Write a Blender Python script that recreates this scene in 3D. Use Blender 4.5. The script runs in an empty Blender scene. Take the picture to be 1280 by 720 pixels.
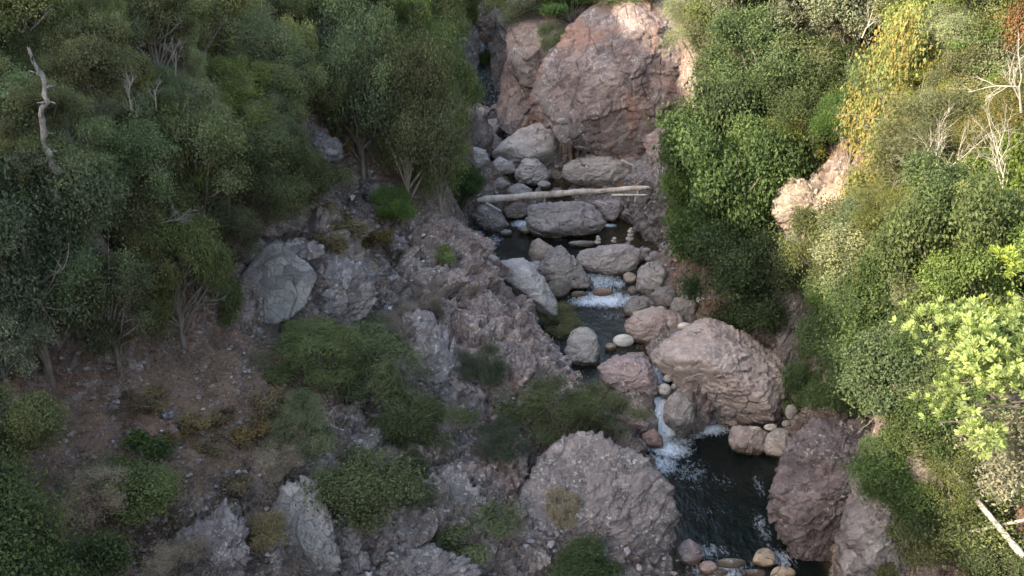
import bpy, bmesh, math, random
import numpy as np
from mathutils import Vector, Matrix
from mathutils.geometry import delaunay_2d_cdt
R = math.radians
scn = bpy.context.scene
col = scn.collection
random.seed(7)
rng = np.random.default_rng(7)

# ---------------------------------------------------------------- camera, sky, sun
CAM_H, PITCH, FPX = 22.0, 24.0, 1229.0
cd = bpy.data.cameras.new('camera'); cam = bpy.data.objects.new('camera', cd); col.objects.link(cam)
cam.location = (0, 0, CAM_H); cam.rotation_euler = (R(90 - PITCH), 0, 0)
cd.sensor_width = 36; cd.lens = FPX / 1280 * 36; cd.clip_end = 2000; cd.clip_start = .1
scn.camera = cam
SUN_EL, SUN_AZ = 27.0, 111.0          # azimuth the light travels from, measured so that x=-sin, y=-cos
tx, ty = .80, .52                      # horizontal travel direction of the sunlight
n_ = math.hypot(tx, ty); tx /= n_; ty /= n_
w = bpy.data.worlds.new('World'); scn.world = w; w.use_nodes = True
wn = w.node_tree.nodes; wl = w.node_tree.links
sky = wn.new('ShaderNodeTexSky'); sky.sky_type = 'NISHITA'; sky.sun_disc = False
sky.sun_elevation = R(SUN_EL); sky.sun_rotation = math.atan2(-tx, -ty)
sky.air_density = 1.0; sky.dust_density = 1.5
bg = wn['Background']; wl.new(sky.outputs[0], bg.inputs[0]); bg.inputs[1].default_value = .15
sd = bpy.data.lights.new('sun', 'SUN'); sd.energy = 2.0; sd.angle = R(.6); sd.color = (1, .95, .86)
sun = bpy.data.objects.new('sun', sd); col.objects.link(sun)
ldir = Vector((tx * math.cos(R(SUN_EL)), ty * math.cos(R(SUN_EL)), -math.sin(R(SUN_EL))))
sun.rotation_euler = ldir.to_track_quat('-Z', 'Y').to_euler(); sun.location = (-30, -20, 60)
scn.view_settings.view_transform = 'Standard'; scn.view_settings.look = 'None'
scn.view_settings.gamma = 1; scn.view_settings.exposure = 2.92
scn.view_settings.use_curve_mapping = False
scn.view_settings.use_white_balance = True; scn.view_settings.white_balance_temperature = 8000; scn.view_settings.white_balance_tint = 10
scn.cycles.max_bounces = 5; scn.cycles.diffuse_bounces = 3; scn.cycles.glossy_bounces = 2
scn.cycles.transmission_bounces = 3; scn.cycles.transparent_max_bounces = 6
scn.cycles.caustics_reflective = False; scn.cycles.caustics_refractive = False

# ---------------------------------------------------------------- where a point of the place is
CP, SP = math.cos(R(PITCH)), math.sin(R(PITCH))
def ray(px, py):
    a = (px - 640) / FPX; b = (360 - py) / FPX
    return np.array([a, CP + b * SP, -SP + b * CP])       # scaled so that depth = parameter
CAMP = np.array([0, 0, CAM_H])
def at_z(px, py, z):
    r = ray(px, py); t = (z - CAM_H) / r[2]; return CAMP + r * t
def at_d(px, py, d): return CAMP + ray(px, py) * d
def proj(p):
    v = np.asarray(p) - CAMP; d = v[1] * CP - v[2] * SP; u = v[1] * SP + v[2] * CP
    return 640 + FPX * v[0] / d, 360 - FPX * u / d, d

# ---------------------------------------------------------------- noise
def _h(ix, iy, iz, s):
    with np.errstate(over='ignore'):
        h = (ix.astype(np.int64).astype(np.uint32) * np.uint32(374761393) + iy.astype(np.int64).astype(np.uint32) * np.uint32(668265263)
             + iz.astype(np.int64).astype(np.uint32) * np.uint32(2147483647) + np.uint32(s * 974711 + 12345))
        h ^= h >> np.uint32(13); h *= np.uint32(1274126177); h ^= h >> np.uint32(16)
        h *= np.uint32(2246822519); h ^= h >> np.uint32(13)
    return (h & np.uint32(0xFFFFFF)).astype(np.float32) / np.float32(0xFFFFFF)
def vnoise(P, s=0):
    P = np.asarray(P, dtype=np.float64); F = np.floor(P); f = (P - F).astype(np.float32); f = f * f * (3 - 2 * f)
    x, y, z = F[:, 0], F[:, 1], F[:, 2]; r = 0
    for dx in (0, 1):
        for dy in (0, 1):
            for dz in (0, 1):
                wgt = (f[:, 0] if dx else 1 - f[:, 0]) * (f[:, 1] if dy else 1 - f[:, 1]) * (f[:, 2] if dz else 1 - f[:, 2])
                r = r + wgt * _h(x + dx, y + dy, z + dz, s)
    return r * 2 - 1
def fbm(P, o=4, s=0, g=.5):
    r = 0; a = 1; t = 0
    for k in range(o):
        r = r + a * vnoise(np.asarray(P) * 2.03 ** k + 17.3 * k, s + k); t += a; a *= g
    return r / t
def facet(P, s=0, tilt=.55):
    """broken-rock relief: every Voronoi cell is a tilted plane of its own height"""
    P = np.asarray(P, dtype=np.float64); F = np.floor(P)
    best = np.full(len(P), 1e9); val = np.zeros(len(P)); sec = np.full(len(P), 1e9)
    for dx in (-1, 0, 1):
        for dy in (-1, 0, 1):
            for dz in (-1, 0, 1):
                c = F + (dx, dy, dz); a = [_h(c[:, 0], c[:, 1], c[:, 2], s + k) for k in range(7)]
                q = P - c - np.stack(a[:3], 1); d = (q * q).sum(1)
                v = (a[3] - .5) + tilt * 2 * (q[:, 0] * (a[4] - .5) + q[:, 1] * (a[5] - .5) + q[:, 2] * (a[6] - .5)) * 2
                m = d < best; sec = np.where(m, best, np.minimum(sec, d)); val = np.where(m, v, val); best = np.where(m, d, best)
    e = np.sqrt(sec) - np.sqrt(best)
    return val, e
def smooth(a, b, x): t = np.clip((x - a) / (b - a), 0, 1); return t * t * (3 - 2 * t)

# ---------------------------------------------------------------- water levels along the creek
WY = [-40, 15, 24.3, 25.6, 34.4, 35.3, 39.5, 43.3, 43.9, 45.3, 46, 53, 54.5, 58, 60.5, 62.5, 64, 66, 68, 70, 72, 76, 100, 300]
WZ = [-4, -2., -.7, 0, 0, 1.25, 1.55, 1.75, 1.85, 2.4, 2.5, 2.65, 2.95, 3.2, 3.4, 3.7, 4.2, 6, 7.6, 8.8, 9.6, 11, 15, 40]
def water_z(x, y):
    y = np.asarray(y, dtype=float); ys = y - np.clip((np.asarray(x) - 6.9) * .9, 0, 2.2) * smooth(31, 34, y) * (1 - smooth(37.5, 41, y))
    return np.interp(ys, WY, WZ)

# ---------------------------------------------------------------- ground control points
PIX = [  # photo x, photo y, height of the ground there
 # bed of the creek
 (930,716,-1.6),(890,640,-1.3),(885,575,-1.2),(830,530,-.4),(790,470,.9),(770,430,1.0),(745,390,1.2),(755,345,1.8),(690,300,2.0),(770,290,2.0),(700,262,2.4),
 (650,226,2.6),(720,228,2.7),(625,205,3.0),(650,190,3.3),(690,208,3.0),
 # crest of the rocky spur and its foot
 (574,277,5.9),(608,324,5.1),(648,378,4.3),(690,426,3.7),(732,472,3.3),(770,520,2.9),(812,560,2.6),(832,615,2.2),(838,660,1.7),(852,705,.8),
 (620,372,4.8),(585,362,5.6),(555,300,6.9),(480,290,8.0),(435,250,9.1),(560,420,5.5),(500,380,6.7),(640,430,4.8),(680,480,4.3),(600,480,4.5),(700,520,3.5),
 (760,570,3.3),(700,580,3.1),(680,640,2.6),(790,620,2.9),(740,720,2.0),(640,720,2.1),(560,720,2.8),(470,705,3.6),(560,640,3.5),(620,600,3.5),(500,640,3.9),(520,560,4.5),
 (590,560,3.4),(640,530,3.8),(440,600,5.2),(420,520,5.6),(440,450,6.2),(500,470,5.4),
 # pale face, earth terrace
 (345,308,9.8),(390,312,9.6),(350,398,7.9),(305,320,9.7),(300,415,8.0),(430,400,7.1),(450,330,8.4),(420,262,9.4),(400,380,7.5),
 (200,460,8.3),(320,480,7.5),(100,480,9.0),(250,540,7.5),(100,560,8.3),(380,560,6.2),(60,640,8.0),(200,620,7.2),(200,700,5.6),(330,620,6.6),(330,700,4.6),(400,620,5.7),(420,700,3.9),(260,640,6.7),
 # wooded slope on the left
 (50,400,10.6),(150,340,10.9),(250,330,10.2),(300,280,10.6),(50,250,13.4),(200,220,13.0),(350,200,11.6),(400,170,11.4),(450,205,9.6),(560,262,6.9),(500,230,8.6),(540,180,8.8),(570,150,8.6),
 (100,130,15.6),(100,20,17.7),(0,0,18.8),(250,100,14.9),(250,20,16.4),(400,100,13.3),(400,10,15.7),(500,50,13.0),(545,30,12.6),(575,100,9.2),(575,60,11.0),(580,15,13.2),
 # far cliff on the right of the creek
 (634,60,10),(632,30,11.3),(628,100,7.9),(636,150,5.0),(660,170,4.8),(700,195,4.3),(765,200,4.3),(830,206,4.7),(655,100,8.3),(700,105,8.8),(750,100,9.2),(800,105,9.2),(850,105,9.6),
 (670,25,11.8),(740,25,12.4),(800,0,13.6),(855,0,13.6),
 # right bank
 (805,300,2.6),(815,345,2.4),(835,390,1.9),(880,400,2.4),(960,436,2.6),(990,470,1.9),(990,520,.7),(1000,548,.1),(972,590,-.7),(975,640,-1.0),(1008,700,-1.0),(1030,716,-.9),
 (1020,598,1.6),(1060,650,1.5),(1100,705,1.4),(1080,560,3.5),(1150,600,4.1),(1120,500,5.2),(1250,650,6.0),(1250,560,8.1),(1250,450,10.2),(1250,350,12.6),(1250,200,15.3),(1250,50,18.0),
 (1100,400,6.7),(1100,300,9.3),(1100,150,12.9),(1000,400,4.4),(1000,330,6.4),(1000,250,8.1),(1000,150,11.0),(1000,20,14.8),(900,130,9.9),(850,190,7.0),(860,285,3.9),(880,370,2.8),(930,410,2.9),(900,20,14.2),
 (1180,20,17.0),(1040,470,3.9),(1180,700,2.4),(1180,450,7.9),
]
pts = [at_z(a, b, c) for a, b, c in PIX]
def foot(px, py, z, dx, dy):
    p = at_z(px, py, z); x, y = p[0] + dx, p[1] + dy; pts.append(np.array([x, y, float(water_z(x, y)) - .6]))
for a in ((574,277,5.9,.8,1.8),(608,324,5.1,.8,1.3),(648,378,4.3,.8,1.0),(690,426,3.7,.8,1.0),(738,468,3.4,.7,1.2),(770,520,2.9,.6,1.0),(812,560,2.6,.5,.9),(832,615,2.2,.65,.5),(838,660,1.7,.6,.3),(852,705,.8,.5,.1)): foot(*a)
WP = [(7.4,24.3,-1.9),(8.8,25.4,-1.7),(6.4,21.5,-2.3),(8.6,22.5,-2.2),(9.7,24.6,-1.5),(10.2,26,-1.1),(9.2,27,-1.5),(-1.6,64,3.5),(-2.6,64,3.7),(-1.4,66,5.3),(-2.7,66,5.3),(-1.5,68,6.9),(-2.7,68,6.9),(-1.6,70,8.1),(-2.8,70,8.1),(-1.8,72,8.9),(-3,72,8.9),(-2,76,10.4),(-3.2,76,10.4),(-3.9,66,8.5),(-3.8,69,11),(-4,73,12.8),(-.5,68.5,10.5),(-.5,72,12.5),(-2.6,79,14.2),(-2.6,52,2.2),(-1.6,49,2.0),(-4.5,52,5.2),(-5,56,5.4),(-4.6,60,5.6),(-3.6,64,6.6),(-2.6,57,2.6),(-2.4,60,2.9),
 (-6,12,4),(-10,12,8),(-13,5,11),(2,15,-1.5),(6,18,-2),(9,20,-1.4),(10,12,4),(12.5,14,9.5),(14,5,13),(5,0,-2.5),(0,-20,-4),(9,-20,6),(-8,-20,6),(0,6,-1),
 (-9,2,7.5),(-16,15,13.6),(-18,30,19),(-20,45,20),(-18,60,19),(-14,75,19),(-30,-30,28),(-30,10,28),(-30,50,28),(-30,80,27),(-22,-20,19),(-23,5,20.5),
 (-44,-60,37),(-42,-20,38.6),(-42,5,39.3),(-42,22,41.8),(-42,34,43.2),(-43,60,43.2),(-45,90,38),(-48,140,44),(-44,-120,38),  # left ridge out of view, crest heights shaped to place the shadow edge
 (-90,-120,30),(-95,0,30),(-95,90,32),(-95,220,50),
 (14,46,16),(12,60,17),(16,75,20),(5,72,16),(10,66,15.6),(.5,76,14.5),(-4,82,15.5),(-8,74,17),(8,90,21),(-4,100,20),(-20,110,27),(20,110,29),(0,140,33),(0,220,50),(60,220,50),
 (22,20,20.5),(18,30,18.5),(20,45,21),(24,60,24),(18,8,17),(20,-20,18),(45,-60,30),(45,10,34),(45,60,36),(48,120,38),(95,0,42),(95,120,46),(95,220,50),(50,-120,30),(95,-120,40),(0,-60,-5),(10,-60,6),(-10,-60,6),(0,-120,-6),(12,-120,8),(-12,-120,8)]
pts += [np.array(p, float) for p in WP]
pts = np.array(pts)
_v, _e, _f, _a, _b, _c = delaunay_2d_cdt([Vector((p[0], p[1])) for p in pts], [], [], 0, 1e-5)
_vz = [pts[o[0]][2] if o else 0 for o in _a]
G = .25; GX = np.arange(-92, 92, G); GY = np.arange(-116, 216, G)
GZ = np.zeros((len(GY), len(GX)))
for f in _f:
    a, b, c = [np.array([_v[i].x, _v[i].y, _vz[i]]) for i in f]
    x0, x1 = min(a[0], b[0], c[0]), max(a[0], b[0], c[0]); y0, y1 = min(a[1], b[1], c[1]), max(a[1], b[1], c[1])
    i0, i1 = np.searchsorted(GX, (x0 - G, x1 + G)); j0, j1 = np.searchsorted(GY, (y0 - G, y1 + G))
    if i1 <= i0 or j1 <= j0: continue
    xx, yy = np.meshgrid(GX[i0:i1], GY[j0:j1]); D = (b[1]-c[1])*(a[0]-c[0]) + (c[0]-b[0])*(a[1]-c[1])
    if abs(D) < 1e-9: continue
    l1 = ((b[1]-c[1])*(xx-c[0]) + (c[0]-b[0])*(yy-c[1])) / D; l2 = ((c[1]-a[1])*(xx-c[0]) + (a[0]-c[0])*(yy-c[1])) / D; l3 = 1 - l1 - l2
    m = (l1 >= -1e-6) & (l2 >= -1e-6) & (l3 >= -1e-6)
    GZ[j0:j1, i0:i1][m] = (l1*a[2] + l2*b[2] + l3*c[2])[m]
def blur(A, sig):
    n = int(sig * 3 / G) + 1; k = np.exp(-.5 * (np.arange(-n, n + 1) * G / sig) ** 2); k /= k.sum()
    P_ = np.pad(A, n, mode='edge'); B = sum(k[i] * P_[:, i:i + A.shape[1]] for i in range(2*n+1))
    return sum(k[i] * B[i:i + A.shape[0], :] for i in range(2*n+1))
GZ = blur(GZ, .38)
def samp(A, x, y):
    x = np.asarray(x, float); y = np.asarray(y, float)
    u = np.clip((x - GX[0]) / G, 0, len(GX) - 1.001); v = np.clip((y - GY[0]) / G, 0, len(GY) - 1.001)
    i = u.astype(int); j = v.astype(int); fu = u - i; fv = v - j
    return (A[j, i]*(1-fu) + A[j, i+1]*fu)*(1-fv) + (A[j+1, i]*(1-fu) + A[j+1, i+1]*fu)*fv
_gx, _gy = np.meshgrid(GX, GY)
_wet = smooth(.1, 2.4, GZ - water_z(_gx, _gy))
_P = np.stack([_gx.ravel(), _gy.ravel(), GZ.ravel()], 1)
GZ = GZ + (fbm(_P / 3.2, 4, 3) * .75).reshape(GZ.shape) * _wet * (1 + 1.5 * smooth(14, 24, np.abs(_gx)))
# the sill that holds back the upper pool, open only where the water falls
_ys = _gy - np.clip((_gx - 6.9) * .9, 0, 2.2)
_s = (np.abs(_ys - 34.95) < .75) & (_gx > 2) & (_gx < 13) & (np.abs(_gx - 6.25) > .55)
GZ = np.where(_s, np.maximum(GZ, np.interp(_gy * 0 + _ys, [34.2, 34.7, 35.7], [.15, 1.1, 1.45]) + (_P[:, 0].reshape(GZ.shape) * 0)), GZ)
def ground(x, y): return samp(GZ, x, y)
def hit(px, py, water=False):
    """the point of the ground (or water) seen at a place of the photograph"""
    r = ray(px, py); t = np.arange(6, 140, .06); P = CAMP + r * t[:, None]
    z = ground(P[:, 0], P[:, 1])
    if water: z = np.maximum(z, water_z(P[:, 0], P[:, 1]))
    k = np.argmax(P[:, 2] < z)
    if not (P[:, 2] < z).any(): k = len(t) - 1
    return P[k]

# ---------------------------------------------------------------- zones of the ground (where rock, earth, moss lie)
def zone(P, lst):
    r = np.zeros(len(P))
    for (px, py, rad, amt) in lst:
        c = hit(px, py); d = np.sqrt(((P - c) ** 2).sum(1)); r = np.maximum(r, amt * (1 - smooth(rad * .55, rad, d)))
    return r
# ---------------------------------------------------------------- node helpers
class NT:
    def __init__(s, name):
        s.m = bpy.data.materials.new(name); s.m.use_nodes = True; s.t = s.m.node_tree; s.n = s.t.nodes; s.l = s.t.links
        s.n.clear(); s.out = s.n.new('ShaderNodeOutputMaterial')
    def node(s, t, ins=None, **kw):
        x = s.n.new(t)
        for k, v in kw.items(): setattr(x, k, v)
        for k, v in (ins or {}).items(): s.set(x.inputs[k], v)
        return x
    def set(s, sock, v):
        if isinstance(v, bpy.types.NodeSocket): s.l.new(v, sock)
        elif isinstance(v, tuple) and len(v) == 3 and sock.type == 'RGBA': sock.default_value = (*v, 1)
        else: sock.default_value = v
    def math(s, op, a, b=0.0, clamp=False):
        x = s.n.new('ShaderNodeMath'); x.operation = op; x.use_clamp = clamp; s.set(x.inputs[0], a); s.set(x.inputs[1], b); return x.outputs[0]
    def mix(s, f, a, b, blend='MIX'):
        x = s.n.new('ShaderNodeMix'); x.data_type = 'RGBA'; x.blend_type = blend; s.set(x.inputs[0], f); s.set(x.inputs[6], a); s.set(x.inputs[7], b); return x.outputs[2]
    def noise(s, vec, scale, detail=4, rough=.55, dist=0.0):
        return s.node('ShaderNodeTexNoise', {'Vector': vec, 'Scale': scale, 'Detail': detail, 'Roughness': rough, 'Distortion': dist}).outputs[0]
    def voro(s, vec, scale, feat='F1', rnd=1.0):
        x = s.node('ShaderNodeTexVoronoi', {'Vector': vec, 'Scale': scale, 'Randomness': rnd}, feature=feat); return x
    def ramp(s, v, a, b, lo=0.0, hi=1.0):
        x = s.node('ShaderNodeMapRange', {0: v, 1: a, 2: b, 3: lo, 4: hi}, clamp=True); return x.outputs[0]
    def warp(s, vec, scale, amt):
        n = s.node('ShaderNodeTexNoise', {'Vector': vec, 'Scale': scale, 'Detail': 2.0}).outputs[1]
        a = s.node('ShaderNodeVectorMath', {0: n, 1: (.5, .5, .5)}, operation='SUBTRACT').outputs[0]
        b = s.node('ShaderNodeVectorMath', {0: a}, operation='SCALE'); b.inputs[3].default_value = amt
        return s.node('ShaderNodeVectorMath', {0: vec, 1: b.outputs[0]}).outputs[0]
    def attr(s, name): return s.node('ShaderNodeAttribute', attribute_name=name)

def rock_layers(t, P, base_a, base_b, lichen=.5, dark=.5, scale=1.0, stain=0.0):
    """colour, height: banded volcanic rock with cracks, pale lichen crusts and black streaks"""
    Pw = t.warp(P, 1.1 * scale, .35)
    n1 = t.noise(Pw, .9 * scale, 6, .6); n2 = t.noise(Pw, 5 * scale, 6, .65); n3 = t.noise(P, 22 * scale, 5, .7)
    c = t.mix(t.ramp(n1, .38, .62), base_a, base_b)
    c = t.mix(t.math('MULTIPLY', t.ramp(n2, .35, .7), .8), c, t.mix(1.0, c, (.50, .46, .46), 'MULTIPLY'))
    v = t.voro(t.warp(P, 3.0 * scale, .25), 3.2 * scale)
    hv = t.node('ShaderNodeSeparateColor', {0: v.outputs['Color']})
    c = t.mix(.55, c, t.mix(t.ramp(hv.outputs[0], 0, 1), t.mix(1.0, c, (.42, .38, .40), 'MULTIPLY'), t.mix(1.0, c, (1.45, 1.4, 1.38), 'MULTIPLY')))
    if stain:
        S = t.node('ShaderNodeMapping', {0: t.warp(P, .25, 1.6), 2: (0, .25, 0), 3: (1.0, 1.0, .22)}).outputs[0]
        s1 = t.noise(S, .42, 5, .6); s2 = t.noise(S, .9, 5, .6)
        c = t.mix(t.math('MULTIPLY', t.ramp(s1, .53, .60), stain), c, (.27, .125, .075)); c = t.mix(t.math('MULTIPLY', t.ramp(s2, .57, .64), stain), c, (.075, .055, .058))
        c = t.mix(t.math('MULTIPLY', t.ramp(s2, .43, .36), stain * .7), c, (.30, .28, .25))
    # lichen crusts
    l1 = t.noise(t.warp(P, 4.0 * scale, .2), 7.5 * scale, 5, .72); l2 = t.noise(P, 1.3 * scale, 3, .5)
    lm = t.math('MULTIPLY', t.ramp(l1, .54, .60), t.ramp(l2, .62 - .3 * lichen, .74 - .3 * lichen))
    c = t.mix(t.math('MULTIPLY', lm, min(1, .35 + lichen * .6)), c, t.mix(t.ramp(n3, .35, .65), (.34, .34, .31), (.52, .52, .47)))
    # black growth
    d1 = t.noise(t.warp(P, 2.0 * scale, .3), 3.6 * scale, 5, .7)
    dm = t.ramp(d1, .64 - .14 * dark, .70 - .14 * dark)
    c = t.mix(t.math('MULTIPLY', dm, .35 + .45 * dark), c, (.035, .03, .03))
    cr = t.voro(t.node('ShaderNodeMapping', {0: t.warp(P, .9 * scale, 1.3), 2: (.4, .5, .2), 3: (1.5, .8, .6)}).outputs[0], 1.2 * scale, 'DISTANCE_TO_EDGE'); cr2 = t.voro(t.warp(P, 5 * scale, .2), 6 * scale, 'DISTANCE_TO_EDGE')
    crack = t.math('MAXIMUM', t.ramp(cr.outputs[0], 0, .04), t.ramp(t.noise(P, 1.1 * scale, 3), .42, .50))
    crack = t.math('MINIMUM', crack, t.math('MAXIMUM', t.ramp(cr2.outputs[0], -.03, .05), t.ramp(n2, .42, .52)))
    c = t.mix(t.math('MULTIPLY', t.math('SUBTRACT', 1.0, crack), .55), c, (.03, .027, .027))
    h = t.math('ADD', t.math('MULTIPLY', n2, .5), t.math('MULTIPLY', n3, .3))
    h = t.math('ADD', h, t.math('MULTIPLY', hv.outputs[1], .22)); h = t.math('ADD', h, t.math('MULTIPLY', crack, .25))
    h = t.math('ADD', h, t.math('MULTIPLY', lm, .05))
    return c, h

def mat_rough_rock(name, a, b, lichen, dark, scale=1.0, stain=0.0):
    t = NT(name); P = t.node('ShaderNodeNewGeometry').outputs['Position']
    c, h = rock_layers(t, P, a, b, lichen, dark, scale, stain)
    bm = t.node('ShaderNodeBump', {'Strength': .9, 'Distance': .16 / scale, 'Height': h})
    p = t.node('ShaderNodeBsdfPrincipled', {'Base Color': c, 'Roughness': .85, 'Normal': bm.outputs[0]}); p.inputs['Specular IOR Level'].default_value = .25
    t.l.new(p.outputs[0], t.out.inputs[0]); return t.m

def mat_boulder(name='boulder_rock'):
    """water-worn creek boulder, its own tint in the object colour, dark where the creek wets it"""
    t = NT(name); g = t.node('ShaderNodeNewGeometry'); P = g.outputs['Position']
    oi = t.node('ShaderNodeObjectInfo'); oc = oi.outputs['Color']
    O = t.node('ShaderNodeVectorMath', {0: P, 1: t.node('ShaderNodeVectorMath', {0: oi.outputs['Location'], 1: (1.7, 2.3, 3.1)}, operation='MULTIPLY').outputs[0]}).outputs[0]
    Ow = t.warp(O, .7, .9)
    band = t.noise(t.node('ShaderNodeMapping', {0: Ow, 2: (.5, .7, .3), 3: (.6, .9, 3.2)}).outputs[0], 1.6, 6, .65)
    n2 = t.noise(Ow, 2.4, 6, .62); n3 = t.noise(O, 14, 6, .7); n4 = t.noise(O, 45, 3, .6)
    c = t.mix(t.ramp(band, .36, .66), t.mix(1.0, oc, (.66, .60, .62), 'MULTIPLY'), t.mix(1.0, oc, (1.22, 1.16, 1.12), 'MULTIPLY'))
    c = t.mix(t.math('MULTIPLY', t.ramp(n2, .45, .68), .6), c, t.mix(.5, c, (.24, .21, .18)))
    c = t.mix(t.math('MULTIPLY', t.ramp(n3, .52, .64), .38), c, t.mix(1.0, c, (.42, .40, .42), 'MULTIPLY'))
    c = t.mix(t.math('MULTIPLY', t.ramp(t.noise(O, 9, 4, .75), .57, .62), .45), c, (.50, .48, .45))
    cr = t.voro(t.warp(O, 1.2, .8), .75, 'DISTANCE_TO_EDGE'); crk = t.ramp(cr.outputs[0], 0, .018)
    crk = t.math('MAXIMUM', crk, t.ramp(t.noise(O, .8, 2), .40, .44))
    c = t.mix(t.math('SUBTRACT', 1.0, crk), c, (.03, .028, .028))
    wet = t.attr('wet').outputs['Fac']; wn_ = t.math('ADD', wet, t.math('MULTIPLY', t.math('SUBTRACT', n2, .5), .5))
    wm = t.ramp(wn_, .35, .6)
    c = t.mix(t.math('MULTIPLY', wm, .8), c, t.mix(t.ramp(n2, .4, .6), t.mix(1.0, oc, (.20, .17, .14), 'MULTIPLY'), t.mix(1.0, oc, (.42, .26, .14), 'MULTIPLY')))
    h = t.math('ADD', t.math('MULTIPLY', band, .8), t.math('ADD', t.math('MULTIPLY', n3, .28), t.math('MULTIPLY', n4, .08)))
    h = t.math('ADD', h, t.math('MULTIPLY', crk, .35))
    bm = t.node('ShaderNodeBump', {'Strength': .75, 'Distance': .16, 'Height': h})
    p = t.node('ShaderNodeBsdfPrincipled', {'Base Color': c, 'Roughness': t.ramp(wm, 0, 1, .8, .3), 'Normal': bm.outputs[0]}); p.inputs['Specular IOR Level'].default_value = .3
    t.l.new(p.outputs[0], t.out.inputs[0]); return t.m

def mat_ground():
    t = NT('ground_rock_and_earth'); g = t.node('ShaderNodeNewGeometry'); P = g.outputs['Position']
    z = t.node('ShaderNodeSeparateColor', {0: t.attr('zone').outputs['Color']})   # r rock, g moss, b pink
    rc, rh = rock_layers(t, P, (.25, .218, .198), (.195, .152, .135), .62, .36, 1.0)
    rc = t.mix(t.math('MULTIPLY', z.outputs[2], .75), rc, t.mix(1.0, rc, (1.30, 1.17, 1.13), 'MULTIPLY'))
    rc = t.mix(t.attr('cream').outputs['Fac'], rc, t.mix(.5, t.mix(1.0, rc, (1.6, 1.45, 1.25), 'MULTIPLY'), (.32, .27, .215)))  # paler, warmer tint paints the look of sunlight into the rock colour
    n = t.noise(P, 1.2, 5, .7); n2 = t.noise(P, 9, 6, .7)
    e = t.mix(t.ramp(n, .4, .62), (.115, .070, .050), (.175, .112, .080))
    e = t.mix(t.math('MULTIPLY', t.ramp(n2, .5, .66), .7), e, (.045, .033, .025))
    v = t.voro(P, 13); vs = t.math('MULTIPLY', t.ramp(v.outputs[0], .32, .26), t.ramp(t.node('ShaderNodeSeparateColor', {0: v.outputs['Color']}).outputs[0], .72, .8))
    e = t.mix(vs, e, (.27, .23, .21))
    e = t.mix(t.math('MULTIPLY', t.ramp(t.noise(P, 2.6, 6, .65), .52, .63), .6), e, (.125, .092, .062))      # dry grass and fallen leaves
    slope = t.node('ShaderNodeSeparateXYZ', {0: g.outputs['Normal']}).outputs[2]
    rm = t.math('ADD', z.outputs[0], t.math('MULTIPLY', t.math('SUBTRACT', t.noise(P, 1.7, 7, .68), .5), 1.3))
    rm = t.math('ADD', rm, t.ramp(slope, .8, .35, 0, .6)); rm = t.ramp(rm, .42, .55)
    c = t.mix(rm, e, rc)
    mm = t.math('ADD', t.math('MULTIPLY', z.outputs[1], 1.2), t.math('MULTIPLY', t.math('SUBTRACT', t.noise(P, 2.2, 6, .7), .5), 3.0)); mm = t.math('MULTIPLY', t.ramp(mm, .55, .75), t.ramp(slope, .35, .7))
    c = t.mix(t.math('MULTIPLY', mm, .8), c, t.mix(t.ramp(n2, .4, .6), (.085, .062, .03), (.15, .115, .05)))
    h = t.math('ADD', t.math('MULTIPLY', rh, rm), t.math('MULTIPLY', t.math('ADD', n2, t.math('MULTIPLY', vs, .3)), .5))
    bm = t.node('ShaderNodeBump', {'Strength': .9, 'Distance': .15, 'Height': h})
    p = t.node('ShaderNodeBsdfPrincipled', {'Base Color': c, 'Roughness': .9, 'Normal': bm.outputs[0]}); p.inputs['Specular IOR Level'].default_value = .15
    t.l.new(p.outputs[0], t.out.inputs[0]); return t.m

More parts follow.
